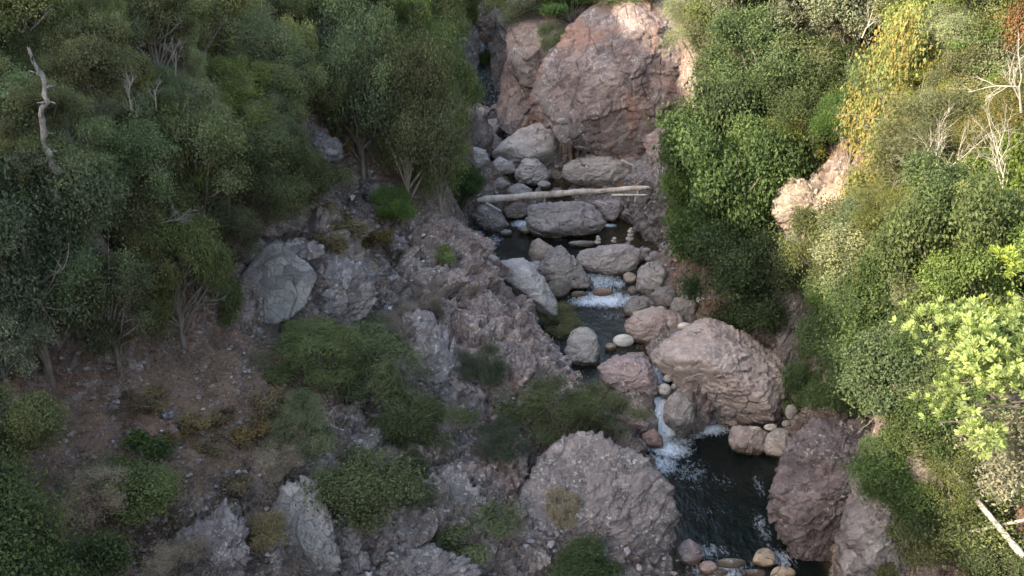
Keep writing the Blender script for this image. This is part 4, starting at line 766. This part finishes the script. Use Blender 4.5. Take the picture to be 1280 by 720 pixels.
T = [ # x, base y, width, height, kind, leaves, label
 (40,120,150,120,'oak','olive','olive green oak in the top left corner of the wood',WL),(120,165,110,95,'oak','olive','olive green oak right of the twisted dead snag',WL),
 (20,200,110,90,'oak','olive','olive oak at the left edge, behind the twisted dead snag',WL),(140,95,60,70,'oak','dark','dark narrow oak beside the bare patch at the top left',WL),
 (92,50,26,38,'bush','teal','dark shrub on the bare patch at the top left',WL),(200,110,110,90,'oak','grey','greyish oak right of the bare patch at the top left',WL),
 (255,90,110,80,'oak','olive','olive crowned oak at the top, above the middle of the left wood',WL),(310,130,100,90,'oak','grey','grey green oak with a round crown left of the yellow green tree',WL),
 (330,60,90,70,'oak','dark','dark oak under the pale dead branches at the top',WL),(400,60,90,75,'oak','dark','very dark oak above the yellow green tree',WL),(450,70,90,85,'oak','teal','bluish oak at the top, left of the gorge',WL),
 (366,135,66,75,'leafy','yellow','bright yellow green tree in the dark upper wood',WL),(300,190,90,80,'oak','olive','olive oak beside the red brown outcrop',WL),(345,190,110,80,'oak','olive','olive tree with a broad crown above the low grey outcrop',WL),
 (170,215,100,80,'oak','grey','greyish oak in the middle of the left wood',WL),(235,205,90,75,'oak','grey','grey leaved oak among the pale thin stems',WL),(90,260,110,80,'oak','dark','dark oak in front of the twisted dead snag',WL),
 (30,310,140,150,'oak','teal','great bluish dark oak at the left edge',WL),(170,290,130,100,'oak','teal','dense bluish oak in the centre of the left wood',WL),(260,290,140,110,'oak','dark','broad dark oak above the earth terrace',WL),
 (330,285,110,90,'oak','dark','dark oak above the pale grey rock face',WL),(290,175,34,26,'bush','moss','small yellow shrub beside the red brown outcrop',WL),(380,160,80,70,'oak','olive','soft olive tree above the low grey outcrop',WL),
 (420,140,90,80,'oak','grey','grey green oak behind the big creekside tree',WL),(432,190,46,40,'bush','moss','small yellow green shrub left of the big creekside tree',WL),(400,250,66,60,'bush','dark','dark shrub on the slope right of the wood, above the spur',WL),
 (360,260,70,70,'oak','dark','small dark oak at the right edge of the left wood',WL),
 (455,220,110,150,'oak','teal','left part of the creekside grove, grey green crown',WL),(510,270,120,150,'oak','dark','big dark creekside oak in front of the grove',WL),(555,275,100,120,'oak','dark','creekside oak overhanging the end of the log',WL),
 (540,215,100,130,'oak','dark','tall dark oak at the back of the creekside grove',WL),(515,150,56,110,'leafy','yellow','pale yellow green crown rising from the creekside grove',WL),(480,120,100,100,'oak','dark','dark oak behind the creekside grove',WL),
 (540,95,80,80,'oak','dark','dark oak hiding the left rim of the gorge',WL),(580,272,44,50,'oak','deep','small green tree at the water left of the log',WL),(490,275,44,40,'bush','deep','green shrub below the creekside grove',WL),
 (60,470,190,200,'oak','teal','large grey green oak at the lower left of the wood',WL),(150,320,130,90,'oak','mixed','oak with olive yellow crown at the left',WL),(190,400,110,90,'oak','mixed','olive yellow oak low in the left wood',WL),
 (150,460,120,110,'oak','dark','dark oak thicket at the upper edge of the earth terrace',WL),(230,430,110,120,'oak','dark','very dark tree at the back of the earth terrace',WL),(285,400,50,60,'bush','dark','dark green shrub beside the pale rock face',WL),
 (100,420,120,110,'oak','teal','bluish oak between the olive yellow oaks and the terrace',WL),(10,480,90,80,'leafy','grey','pale leaved shrubby tree at the left edge beside the terrace',WL),(290,350,90,70,'oak','dark','dark tree directly left of the pale rock face',WL),
 (220,340,110,80,'oak','dark','dark oak in a hollow right of the olive yellow oak',WL),(60,200,90,70,'oak','olive','olive oak left of the dead snag',WL),
 (500,40,110,60,'oak','dark','dark oak on the skyline left of the gorge',WL),(560,25,70,50,'oak','dark','dark oak at the top edge above the far cascade',WL),(440,30,90,60,'oak','grey','grey oak at the top edge left of the gorge',WL),
 (608,80,24,18,'bush','green','bright green bush above the far cascade',None),
 (660,20,70,40,'oak','dark','dark oak at the top edge over the cliff',WR),(720,16,80,45,'oak','deep','green oak on the rim of the cliff',WR),(770,8,60,40,'oak','grey','grey green tree on the rim of the cliff',WR),(690,62,46,46,'bush','grey','grey shrub growing out of the cliff',None),(655,70,26,40,'bush','grey','grey green shrub hanging left on the cliff',None),(715,45,40,34,'bush','deep','green shrub on the ledge of the cliff',None),
 # right bank
 (880,110,90,110,'heath','grey','thin feathery grey tree at the right end of the cliff',WR),(930,60,90,80,'oak','grey','greyish oak at the top right of the cliff',WR),(985,120,170,140,'oak','grey','broad silvery green oak at the top, right of the cliff',WR),
 (1070,110,150,130,'oak','grey','silvery oak in sunlight left of the bright yellow green tree',WR),(960,185,150,120,'oak','deep','green oak below the broad silvery oak',WR),(1020,200,110,100,'oak','deep','dark green oak left of the golden tree',WR),
 (1100,200,90,90,'oak','deep','green oak above the golden tree',WR),
 (900,290,120,140,'leafy','deep','upper half of the overhanging green tree by the creek, nearest the cliff',WR),(915,360,140,150,'leafy','deep','overhanging leafy green tree above the huge mauve boulder',WR),(925,430,110,110,'leafy','deep','lowest leafy tree beside the huge mauve boulder',WR),(870,330,90,90,'leafy','deep','leafy green tree reaching over the creek by the rock rib',WR),
 (965,250,70,60,'oak','deep','small green oak left of the bleached outcrop',WR),
 (1080,285,110,185,'leafy','gold','golden yellow tree in sunlight',WR),(1060,330,80,60,'bush','mixed','yellowish shrub below the bleached outcrop',WR),
 (1160,300,190,190,'heath','olive','large feathery grey green tree heath full of bare white branches',WR),(1110,330,110,120,'heath','olive','feathery tree below the golden tree',WR),(1230,250,130,150,'heath','mixed','feathery tree heath at the right edge',WR),
 (1150,60,90,90,'leafy','yellow','bright yellow green tree at the top right',WR),(1225,80,100,110,'leafy','green','fresh green tree in the top right corner',WR),(1270,120,80,130,'leafy','rusty','rusty leaved tree at the top right edge',WR),
 (1050,400,110,120,'oak','dark','dark oak in the shade below the bleached outcrop',WR),(1090,350,90,80,'oak','teal','bluish oak in the shade below the feathery trees',WR),(1040,460,90,110,'oak','deep','dark green tree right of the shaded rock rib',WR),
 (1170,430,140,150,'leafy','green','fresh green broad leaved tree in sunlight at the right',WR),(1250,400,130,150,'leafy','green','fresh green tree at the right edge below the tree heath',WR),(1110,470,110,110,'leafy','deep','mid green tree between the fresh green tree and the creek',WR),
 (1060,530,100,90,'leafy','deep','leafy shrub tree above the mauve buttress',WR),(1130,570,130,120,'leafy','deep','shaded leafy tree under the strawberry tree',WR),(1210,560,120,110,'leafy','deep','shaded tree behind the strawberry tree',WR),
 (1010,500,60,70,'bush','deep','green shrub between the huge boulder and the mauve buttress',WR),(1190,640,100,90,'oak','dark','dark tree above the fallen pale pole',WR),(1260,640,90,90,'oak','dark','dark tree at the lower right edge',WR),
 (1120,660,80,60,'bush','deep','low green shrub in the shade behind the buttress',WR),(1240,730,90,50,'leafy','green','bright green sapling at the bottom right',WR),(1020,645,36,50,'tuft','green','small ferny plant growing on the mauve buttress',None),(1082,700,30,40,'tuft','green','green tuft in a crevice of the right buttress',None),
 (930,484,16,16,'tuft','moss','tiny yellow green tuft growing on the huge mauve boulder',None),(1000,530,30,30,'tuft','green','green tuft at the top of the mauve buttress',None),
 (1130,400,110,90,'oak','mixed','olive tree in half shade right of the bluish oak',WR),(1010,350,50,60,'bush','olive','shrub at the foot of the bleached outcrop',None),(990,215,70,60,'oak','deep','green oak directly above the bleached outcrop',WR),(1060,215,80,70,'oak','deep','oak between the bleached outcrop and the golden tree',WR),
 (1180,600,110,90,'leafy','deep','shaded leafy tree in the ravine at the right',WR),(1130,620,90,70,'bush','deep','shaded shrub right of the mauve buttress',None),(1160,700,90,70,'bush','dark','dark shrub beneath the crossing poles',None),(1080,480,80,70,'leafy','deep','leafy shrub tree above the right end of the mauve buttress',WR),
 (1240,690,110,80,'bush','dark','dark shrub behind the fallen grey pole',None),(1200,420,120,110,'leafy','green','sunny green tree left of the strawberry tree',WR),(1105,720,60,40,'bush','dark','small dark shrub at the bottom behind the buttress',None),
 (940,300,100,110,'leafy','deep','back part of the overhanging green trees by the creek',WR),(1180,350,120,100,'leafy','green','sunny broad leaved tree at the foot of the tree heath',WR),
 (1110,590,70,60,'bush','deep','green shrub on top of the mauve buttress at its right end',None),(1150,560,90,80,'leafy','dark','shaded tree rooted behind the buttress',WR),(1160,650,80,60,'bush','deep','shrub in the ravine left of the fallen grey pole',None),
 (250,535,37,22,'tuft','moss','low mossy gold grass cushion just below the terrace edge','low golden grass cushions on the mossy bank'),(285,528,34,19,'tuft','moss','low straw coloured grass cushion at the right of the mossy bank','low golden grass cushions on the mossy bank'),(310,548,49,21,'tuft','moss','low brownish gold grass cushion in the centre of the mossy bank','low golden grass cushions on the mossy bank'),(230,548,50,15,'tuft','moss','low pale golden grass cushion just below the terrace edge','low golden grass cushions on the mossy bank'),(270,560,49,14,'tuft','moss','low mossy gold grass cushion at the right of the mossy bank','low golden grass cushions on the mossy bank'),(345,560,45,18,'tuft','moss','low straw coloured grass cushion in the centre of the mossy bank','low golden grass cushions on the mossy bank'),(200,505,47,17,'tuft','moss','low brownish gold grass cushion just below the terrace edge','low golden grass cushions on the mossy bank'),(330,510,36,21,'tuft','moss','low pale golden grass cushion at the right of the mossy bank','low golden grass cushions on the mossy bank'),(160,520,47,22,'tuft','moss','low mossy gold grass cushion in the centre of the mossy bank','low golden grass cushions on the mossy bank'),(360,520,45,20,'tuft','moss','low straw coloured grass cushion just below the terrace edge','low golden grass cushions on the mossy bank'),(140,600,50,16,'tuft','moss','low brownish gold grass cushion at the right of the mossy bank','low golden grass cushions on the mossy bank'),(300,610,37,16,'tuft','moss','low pale golden grass cushion in the centre of the mossy bank','low golden grass cushions on the mossy bank'),
 # spur and foreground
 (400,485,110,84,'broom','broomy','green broom shrub just below the pale rock face, left of a larger one',None),(470,500,116,96,'broom','broomy','large bright green broom shrub in the middle of the spur',None),(520,570,96,90,'broom','broomy','bright green broom shrub lower on the spur beside the jagged ridge',None),(385,575,90,90,'broom','dark','dark broom shrub at the left of the large broom',None),(430,640,120,80,'bush','dark','dark shrub in the hollow below the large broom',None),
 (500,625,80,50,'bush','dark','dark shrub below the right side of the large broom',None),(395,440,70,46,'broom','olive','low green shrub at the foot of the pale rock face',None),
 (600,482,56,56,'broom','teal','small bluish broom in a cleft of the spur',None),(695,425,60,46,'broom','mixed','yellow green shrub at the water edge beside the tall pale boulder',None),
 (695,555,112,86,'broom','broomy','bright broom shrub above the knob of the spur',None),(628,575,64,50,'broom','teal','grey green shrub left of the knob of the spur',None),(750,545,80,66,'broom','olive','shrub at the right tip of the spur near the waterfall',None),
 (590,680,100,50,'bush','dark','blackish green shrub hanging over the lower rocks',None),(745,724,76,44,'bush','deep','fresh green shrub at the bottom edge',None),(700,650,40,40,'bush','dry','brown dry shrub left of the speckled knob',None),
 (555,335,26,24,'tuft','olive','small tuft near the crest of the spur',None),(500,420,60,40,'broom','dry','dry grey shrub on the spur',None),(530,400,50,40,'broom','dry','brown dry shrub higher on the spur',None),
 (170,640,100,70,'bush','dark','dark green shrub with bright tips in the lower left',None),(190,580,46,36,'tuft','deep','small green shoot on the mossy ground',None),(350,590,60,40,'broom','dry','heap of dry brown twigs above the lower rocks',None),
 (330,690,60,50,'bush','moss','golden dry shrub between the streaked rocks',None),(110,650,90,70,'broom','dry','dry brush beside the dark near tree',None),(430,300,50,28,'tuft','moss','golden grass tuft on the upper spur',None),(470,320,40,30,'tuft','moss','golden grass tuft in a cleft of the upper spur',None),
 (320,290,60,40,'broom','dry','reddish dry brush above the pale rock face',None),(340,250,60,40,'broom','dry','dry brush at the edge of the left wood',None),(410,320,40,34,'tuft','moss','brown moss cushion above the pale rock face',None),(225,720,70,50,'broom','dry','dry brush at the bottom edge left',None),
]
for (px, b, wd, ht, k, m, lab, grp) in T:
    cat = 'tree' if k in ('oak', 'leafy', 'heath') else 'shrub'
    nm = {'oak': 'oak_tree', 'leafy': 'broadleaf_tree', 'heath': 'tree_heath', 'bush': 'shrub', 'broom': 'broom_shrub', 'tuft': 'plant_tuft'}[k]
    if k == 'tuft': cat = 'plant'
    plant(px, b, wd, ht, k, m, lab, cat, nm, grp)
for (px, py, dist, wd, ht, m, lab) in [(668,36,64.5,60,46,'grey','grey green shrub on the left rim of the cliff'),(712,22,63,70,44,'deep','green bush in the notch of the cliff rim'),(756,14,62,64,34,'olive','olive bush on the middle of the cliff rim'),
  (690,70,63.2,34,40,'grey','grey bush clinging to the joint of the cliff'),(800,4,61,50,24,'olive','low bush at the top edge right of the cliff rim'),(640,24,67,50,40,'dark','dark bush on the rim beside the far cascade')]:
    plant(px, py, wd, ht, 'bush', m, lab, 'shrub', 'shrub', None, at=at_d(px, py, dist - 2.6))
# further oaks filling the wood, all alike
fr = np.random.default_rng(21)
TN = {'dark': 'dark', 'teal': 'bluish', 'olive': 'olive green', 'grey': 'greyish', 'mixed': 'yellowish', 'green': 'bright green', 'deep': 'deep green'}
for i in range(125):
    px, py = fr.uniform(-60, 600), fr.uniform(-30, 330)
    if py > 150 + (560 - px) * .35 or (px > 370 and py > 150) or (60 < px < 150 and py < 60): continue
    if px > 500 and py > 80: continue
    mk = ('dark', 'teal', 'olive', 'grey', 'mixed')[fr.integers(5)]
    if py < 150 and fr.random() < .4: mk = 'olive'
    plant(px, py + 20, fr.uniform(50, 90), fr.uniform(45, 70), 'oak', mk, f"{TN[mk]} oak filling the {'top' if py < 60 else 'upper' if py < 150 else 'middle'} {'left' if px < 180 else 'centre' if px < 380 else 'right'} of the wood on the left slope", 'tree', 'oak_tree', 'oaks filling the wood on the left slope')
for i in range(150):
    px, py = fr.uniform(900, 1320), fr.uniform(0, 640)
    if py > 420 and px < 1090 + (py - 420) * .5: continue
    if px < 1040 and py > 240: continue
    if 1020 < px < 1150 and 120 < py < 330: continue
    if 960 < px < 1070 and 215 < py < 300: continue
    mk = (('olive', 'green', 'mixed', 'grey') if py < 400 else ('deep', 'dark', 'deep', 'olive'))[fr.integers(4)]
    plant(px, py + 20, fr.uniform(60, 100), fr.uniform(50, 80), ('oak', 'leafy')[fr.integers(2)], mk, f"{TN[mk]} small tree in the {'top' if py < 130 else 'upper' if py < 260 else 'middle' if py < 420 else 'lower'} {'left' if px < 1060 else 'centre' if px < 1180 else 'right'} of the right bank thicket", 'tree', 'bank_tree', 'trees filling the thicket on the right bank')
# near trees
def near_tree(center, root, kind, mat, label, sc, v, name='strawberry_tree', cat='tree', h0=1.2):
    tm, cm, Wd, Ht = proto(kind, v); gz = float(ground(root[0], root[1])); rt = np.array([root[0], root[1], gz])
    o = bpy.data.objects.new(name, None); col.objects.link(o); o.location = rt; tag(o, label, cat)
    base = np.array(center) - rt - (0, 0, Ht * sc * .55); knee = np.array([max(8.6, center[0] + 2.2), center[1] + 1.0, center[2] - 1.0]) - rt
    rr = np.random.default_rng(v + 3); V, F = [], []; limb(V, F, (0, 0, -.5), knee, .15, .10, rr, .03, 10, 8); cc = base + (0, 0, Ht * sc * .45)
    limb(V, F, knee, cc, .09, .04, rr, .08, 10, 7)
    for k in range(26):
        dv = rr.normal(size=3); dv /= np.linalg.norm(dv); limb(V, F, V[1 if k == 0 else 1][8 * 0 + 7 * rr.integers(4, 10)], cc + dv * Wd * sc * .42, .022, .006, rr, .2, 6, 4)
    link('trunk', mesh_np('bent_trunk', np.concatenate(V), np.concatenate(F), [BARK], True), o)
    c = link('crown', cm, o, base); c.scale = (sc,) * 3; c.material_slots[0].link = 'OBJECT'; c.material_slots[0].material = LM[mat]
    return o
near_tree(at_d(1262, 480, 11.8), (9.6, 10.2), 'near', 'near', 'strawberry tree with glossy yellow green leaves, nearest at the right', .74, 0)
near_tree(at_d(1335, 400, 12.4), (10.2, 12.0), 'near', 'near', 'upper strawberry tree at the right edge, leaves lit by the sun', .8, 1)
near_tree(at_d(1285, 560, 12.3), (10.0, 9.0), 'bush', 'white', 'pale lichen crusted shrub hanging below the strawberry tree', .8, 1, 'lichen_shrub', 'shrub')
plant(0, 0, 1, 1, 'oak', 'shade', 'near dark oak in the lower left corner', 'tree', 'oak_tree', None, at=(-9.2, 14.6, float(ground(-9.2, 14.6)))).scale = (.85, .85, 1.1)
plant(20, 640, 150, 110, 'oak', 'dark', 'second dark oak at the left edge behind the near one', 'tree', 'oak_tree', None)

# ---------------------------------------------------------------- dead wood
def branchy(V, F, p0, d, L, r, depth, rr, spread=.5, up=.1):
    d = d / np.linalg.norm(d); p1 = np.array(p0) + d * L; ps = limb(V, F, p0, p1, r, r * .45, rr, .12, 6, 5)
    if depth:
        for k in range(3 + (depth > 1)):
            q = ps[2 + k % 4 + (0 if depth > 1 else 1)]; nd = d + rr.normal(size=3) * spread + (0, 0, up); branchy(V, F, q, nd, L * (.5 + .25 * rr.random()), r * .5, depth - 1, rr, spread, up)
DL_ = 'dead stems in the left wood'
def dead(px, base, hpx, dirv, label, name='dead_branches', r=.05, depth=3, seed=0, dd=0.0, hz=0.0, cat='dead tree', mat=None, spread=.5, group=None):
    g = hit(px, base); d = (g - CAMP)[1] * CP - (g - CAMP)[2] * SP - dd
    g = at_d(px, base, d); g[2] += hz
    rr = np.random.default_rng(seed); V, F = [], []
    branchy(V, F, (0, 0, -.3), np.array(dirv, float), hpx * d / FPX * .5, r, depth, rr, spread)
    o = link(name, mesh_np(name, np.concatenate(V), np.concatenate(F), [mat or (GREYW if group == DL_ else DEADW)], True), None, g); return tag(o, label, cat, group)
DB = 'bare white branches in the right bank trees'
dead(1185,290,190,(-.45,-.3,1),'largest spray of bare white branches on the right bank',r=.038,depth=4,seed=1,dd=2.0,hz=.5,group=DB)
dead(1245,300,200,(-.15,-.3,1),'bare white branches rising at the right edge',r=.034,depth=4,seed=2,dd=2.2,hz=.5,group=DB)
dead(1150,250,120,(-.5,-.3,.8),'thin bare white branches beside the golden tree',r=.035,depth=3,seed=3,dd=2.0,hz=1.0,group=DB)
dead(1270,170,120,(-.4,-.3,.9),'bare pale branches by the rusty tree in the top right',r=.04,depth=3,seed=4,dd=2.0,hz=1.0,group=DB)
dead(1070,100,70,(.2,-.3,1),'small crooked bare branch in the silvery oak',r=.035,depth=3,seed=5,dd=2.4,hz=2.0,group=DB)
dead(1130,120,60,(-.6,-.2,.5),'short grey bare branch above the golden tree',r=.021,depth=4,seed=15,dd=2.0,hz=1.5,group=DB)
DL = 'dead stems in the left wood'
dead(224,125,62,(.1,-.1,1),'pale forked dead stem in the middle of the left wood',r=.021,depth=4,seed=6,dd=2.5,hz=1.0,group=DL)
dead(330,40,70,(.1,-.1,1),'pale dead branches at the top of the left wood',r=.021,depth=4,seed=7,dd=2.5,hz=1.0,group=DL)
dead(260,40,60,(-.5,-.1,1),'grey dead branches at the top, left of the middle',r=.021,depth=4,seed=8,dd=2.5,hz=1.0,group=DL)
dead(170,170,60,(0,-.1,1),'thin grey dead stem among the grey oaks',r=.022,depth=3,seed=9,dd=2.5,hz=1.0,group=DL)
dead(200,165,50,(.1,-.1,1),'thin pale dead stem right of the snag',r=.022,depth=3,seed=10,dd=2.5,hz=1.0,group=DL)
dead(240,390,70,(.9,-.3,.7),'fan of bare grey twigs beside the earth terrace',r=.035,depth=4,seed=11,dd=1.0,hz=.3,group=DL)
dead(405,205,60,(.7,-.2,.6),'bent white branch above the spur',r=.022,depth=3,seed=12,dd=.6,hz=.2,group=DL)
dead(205,300,60,(.8,-.3,.3),'pale horizontal dead branch in the left wood',r=.021,depth=4,seed=13,dd=2.2,hz=.8,group=DL)
dead(430,545,70,(-.3,-.4,.4),'bare twigs sticking out of the large broom shrub',r=.025,depth=3,seed=14,dd=1.2,hz=.5)
dead(1100,500,60,(-.1,-.3,1),'pale crooked twig in the shade of the right bank',r=.02,depth=2,seed=16,dd=2.0,hz=.8,group=DB)
# the twisted snag
rr = np.random.default_rng(4); V, F = [], []
g = hit(52, 245); d = (g - CAMP)[1] * CP - (g - CAMP)[2] * SP - .6
g = at_d(72, 250, d); H = 178 * d / FPX / CP
ps = []; rd = []
for i in range(26):
    t = i / 25; ps.append(g * 0 + np.array([.10 * math.sin(t * 11) + .12 * t + rr.normal() * .05, rr.normal() * .06, H * t])); rd.append((.085 * (1 - t) + .035) * (1 + .35 * rr.normal() * .5))
tube(V, F, ps, [max(.03, r) for r in rd], 8)
for k in range(10):
    i = rr.integers(4, 24); dv = rr.normal(size=3) * (1, 1, .6); limb(V, F, ps[i], ps[i] + dv / np.linalg.norm(dv) * (.12 + .2 * rr.random()), .04, .012, rr, .2, 4, 5)
SNAG = mat_wood('weathered_snag', (.035, .03, .03), (.27, .255, .23), 6)
tag(link('dead_snag', mesh_np('dead_snag', np.concatenate(V), np.concatenate(F), [SNAG], True), None, g), 'tall twisted dead snag standing in the left wood', 'dead tree')
# log across the creek
def pole(p0, p1, r0, r1, label, name, mat, seed, stubs=3, cat='log', wob=.02, splay=True):
    rr = np.random.default_rng(seed); V, F = [], []; p0 = np.array(p0); p1 = np.array(p1); L = np.linalg.norm(p1 - p0)
    n = 22; q = np.zeros(3); ps = []; rs = []
    for i in range(n + 1):
        t = i / n; q = q + rr.normal(size=3) * wob * L / n; ps.append((p1 - p0) * t + q); rs.append((r0 + (r1 - r0) * t) * (1 + .08 * rr.normal()))
    rs[0] *= .55; rs[-1] *= .5
    tube(V, F, ps, rs, 10)
    for v, s in ((0, 1), (n, -1)):   # close the ends with a cone tip
        tube(V, F, [ps[v], ps[v] - s * (p1 - p0) / L * .05], [rs[v] * .98, .005], 10)
    for k in range(stubs):
        i = rr.integers(2, n - 1); dv = rr.normal(size=3) * (1, .6, .6) + (p1 - p0) / L; limb(V, F, ps[i], ps[i] + dv / np.linalg.norm(dv) * L * .08, rs[i] * .35, .01, rr, .1, 4, 5)
    o = link(name, mesh_np(name, np.concatenate(V), np.concatenate(F), [mat], True), None, p0); return tag(o, label, cat)
LOG = mat_wood('peeling_log_wood', (.30, .20, .14), (.50, .46, .41), 2.4)
pole(at_d(597,250,54.6), at_d(810,236,50.8), .22, .12, 'stripped pale log lying across the creek', 'fallen_log', LOG, 2, 7, wob=.035)
pole(at_d(608,254,54.2), at_d(626,264,53.2), .07, .05, 'short broken branch under the left end of the log', 'broken_branch', DEADW, 3, 0, 'branch')
pole(at_d(744,251,54.2), at_d(760,256,53.2), .05, .02, 'white splinter hanging from the right half of the log', 'broken_branch', DEADW, 4, 0, 'branch')
pole(at_d(765,244,51.6), at_d(808,243,50.7), .07, .04, 'thin pale pole beside the right end of the log', 'broken_branch', DEADW, 9, 1, 'branch')
pole(at_d(793,252,51.2), at_d(799,234,51.0), .05, .03, 'short pale stub crossing the right end of the log', 'broken_branch', DEADW, 5, 0, 'branch')
pole(at_d(776,200,57), at_d(795,208,56.5), .05, .04, 'curved white stick on the rocks behind the great rounded boulder', 'driftwood_stick', DEADW, 6, 0, 'branch')
POLE = mat_wood('grey_pole_wood', (.20, .18, .15), (.40, .37, .33), 5)
g = hit(1240, 650); dP = (g - CAMP)[1] * CP - (g - CAMP)[2] * SP
pole(at_d(1190,586,dP - .8), at_d(1285,702,dP - 2.0), .06, .085, 'long fallen grey pole leaning at the lower right', 'fallen_pole', POLE, 7, 2, 'fallen pole')
pole(at_d(1197,668,dP - 1.2), at_d(1290,648,dP - 1.5), .035, .045, 'thin pale pole crossing the fallen grey pole', 'fallen_pole', POLE, 8, 2, 'fallen pole')

# ---------------------------------------------------------------- loose stones and dry litter
def scatter(name, label, n, box, size, mat, seed, ok, tri=False):
    rr = np.random.default_rng(seed); px = rr.uniform(box[0], box[2], n); py = rr.uniform(box[1], box[3], n)
    base, bf = ico(1); V = []; F = []; c = 0
    for i in range(n):
        g = hit(px[i], py[i])
        if not ok(px[i], py[i], g): continue
        s = size[0] + (size[1] - size[0]) * rr.random() ** 3; q = base * (1 + rr.normal(size=(len(base), 1)) * .22) * s * (1, .8 + .4 * rr.random(), .55)
        a = rr.random() * 6.28; q = q @ np.array([[math.cos(a), -math.sin(a), 0], [math.sin(a), math.cos(a), 0], [0, 0, 1]]); tz = rr.normal() * .4
        q = q @ np.array([[1, 0, 0], [0, math.cos(tz), -math.sin(tz)], [0, math.sin(tz), math.cos(tz)]])
        V.append(q + g + (0, 0, s * .25)); F.append(bf + c); c += len(base)
    V = np.concatenate(V); me = mesh_np(name, V, np.concatenate(F), [mat]); return tag(link(name, me), label, None, None, 'stuff')
def rubble_mat():
    t = NT('rubble'); P = t.node('ShaderNodeNewGeometry').outputs['Position']; r = t.node('ShaderNodeNewGeometry').outputs['Random Per Island']
    c = t.mix(r, (.11, .088, .088), (.30, .26, .25)); c = t.mix(t.math('GREATER_THAN', r, .95), c, (.42, .40, .38)); c = t.mix(t.math('MULTIPLY', t.ramp(t.noise(P, 12, 4, .7), .45, .65), .6), c, (.06, .05, .05))
    p = t.node('ShaderNodeBsdfPrincipled', {'Base Color': c, 'Roughness': .9}); t.l.new(p.outputs[0], t.out.inputs[0]); return t.m
RUB = rubble_mat()
above = lambda x, y, g: g[2] > water_z(g[0], g[1]) + .25
scatter('rubble', 'small broken stones strewn over the rocky spur', 2600, (400, 225, 850, 720), (.03, .15), RUB, 1, above)
scatter('rubble', 'scattered stones on the earth terrace', 900, (60, 420, 420, 700), (.02, .10), RUB, 2, above)
scatter('cobbles', 'cobbles packed along the right edge of the creek', 420, (780, 300, 1010, 540), (.08, .28), RUB, 3, lambda x, y, g: water_z(g[0], g[1]) - .4 < g[2] < water_z(g[0], g[1]) + 1.2)
scatter('cobbles', 'cobbles in the far bed of the creek', 300, (600, 60, 800, 250), (.12, .45), RUB, 4, lambda x, y, g: g[2] < water_z(g[0], g[1]) + .9)
def litter():
    rr = np.random.default_rng(9); C = []
    for i in range(2600):
        px, py = (rr.uniform(20, 430), rr.uniform(400, 720)) if i % 3 else (rr.uniform(400, 820), rr.uniform(240, 650))
        g = hit(px, py)
        if above(px, py, g): C.append(g + (0, 0, .04))
    C = np.array(C); V, F, r1, r2 = leaves(C, np.tile((0, 0, 1.), (len(C), 1)), 22, .13, .13, .008, rr, up=.2, flat=.35)
    me = mesh_np('dry_grass', V, F, [LM['dry']])
    c2 = C[rr.random(len(C)) < .6]; V2, F2, a1, a2 = leaves(c2, np.tile((0, 0, 1.), (len(c2), 1)), 14, .3, .07, .045, rr, up=1.2, flat=.12)
    m2 = mesh_np('fallen_leaves', V2, F2, [LM['litter']]); fattr(m2, 'rnd', a1, 'FACE'); fattr(m2, 'rnd2', a2, 'FACE'); tag(link('fallen_leaves', m2), 'brown fallen leaves lying on the terrace and spur', None, None, 'stuff'); fattr(me, 'rnd', r1, 'FACE'); fattr(me, 'rnd2', r2, 'FACE'); tag(link('dry_grass', me), 'dry grass and twig litter on the terrace and spur', None, None, 'stuff')
litter()
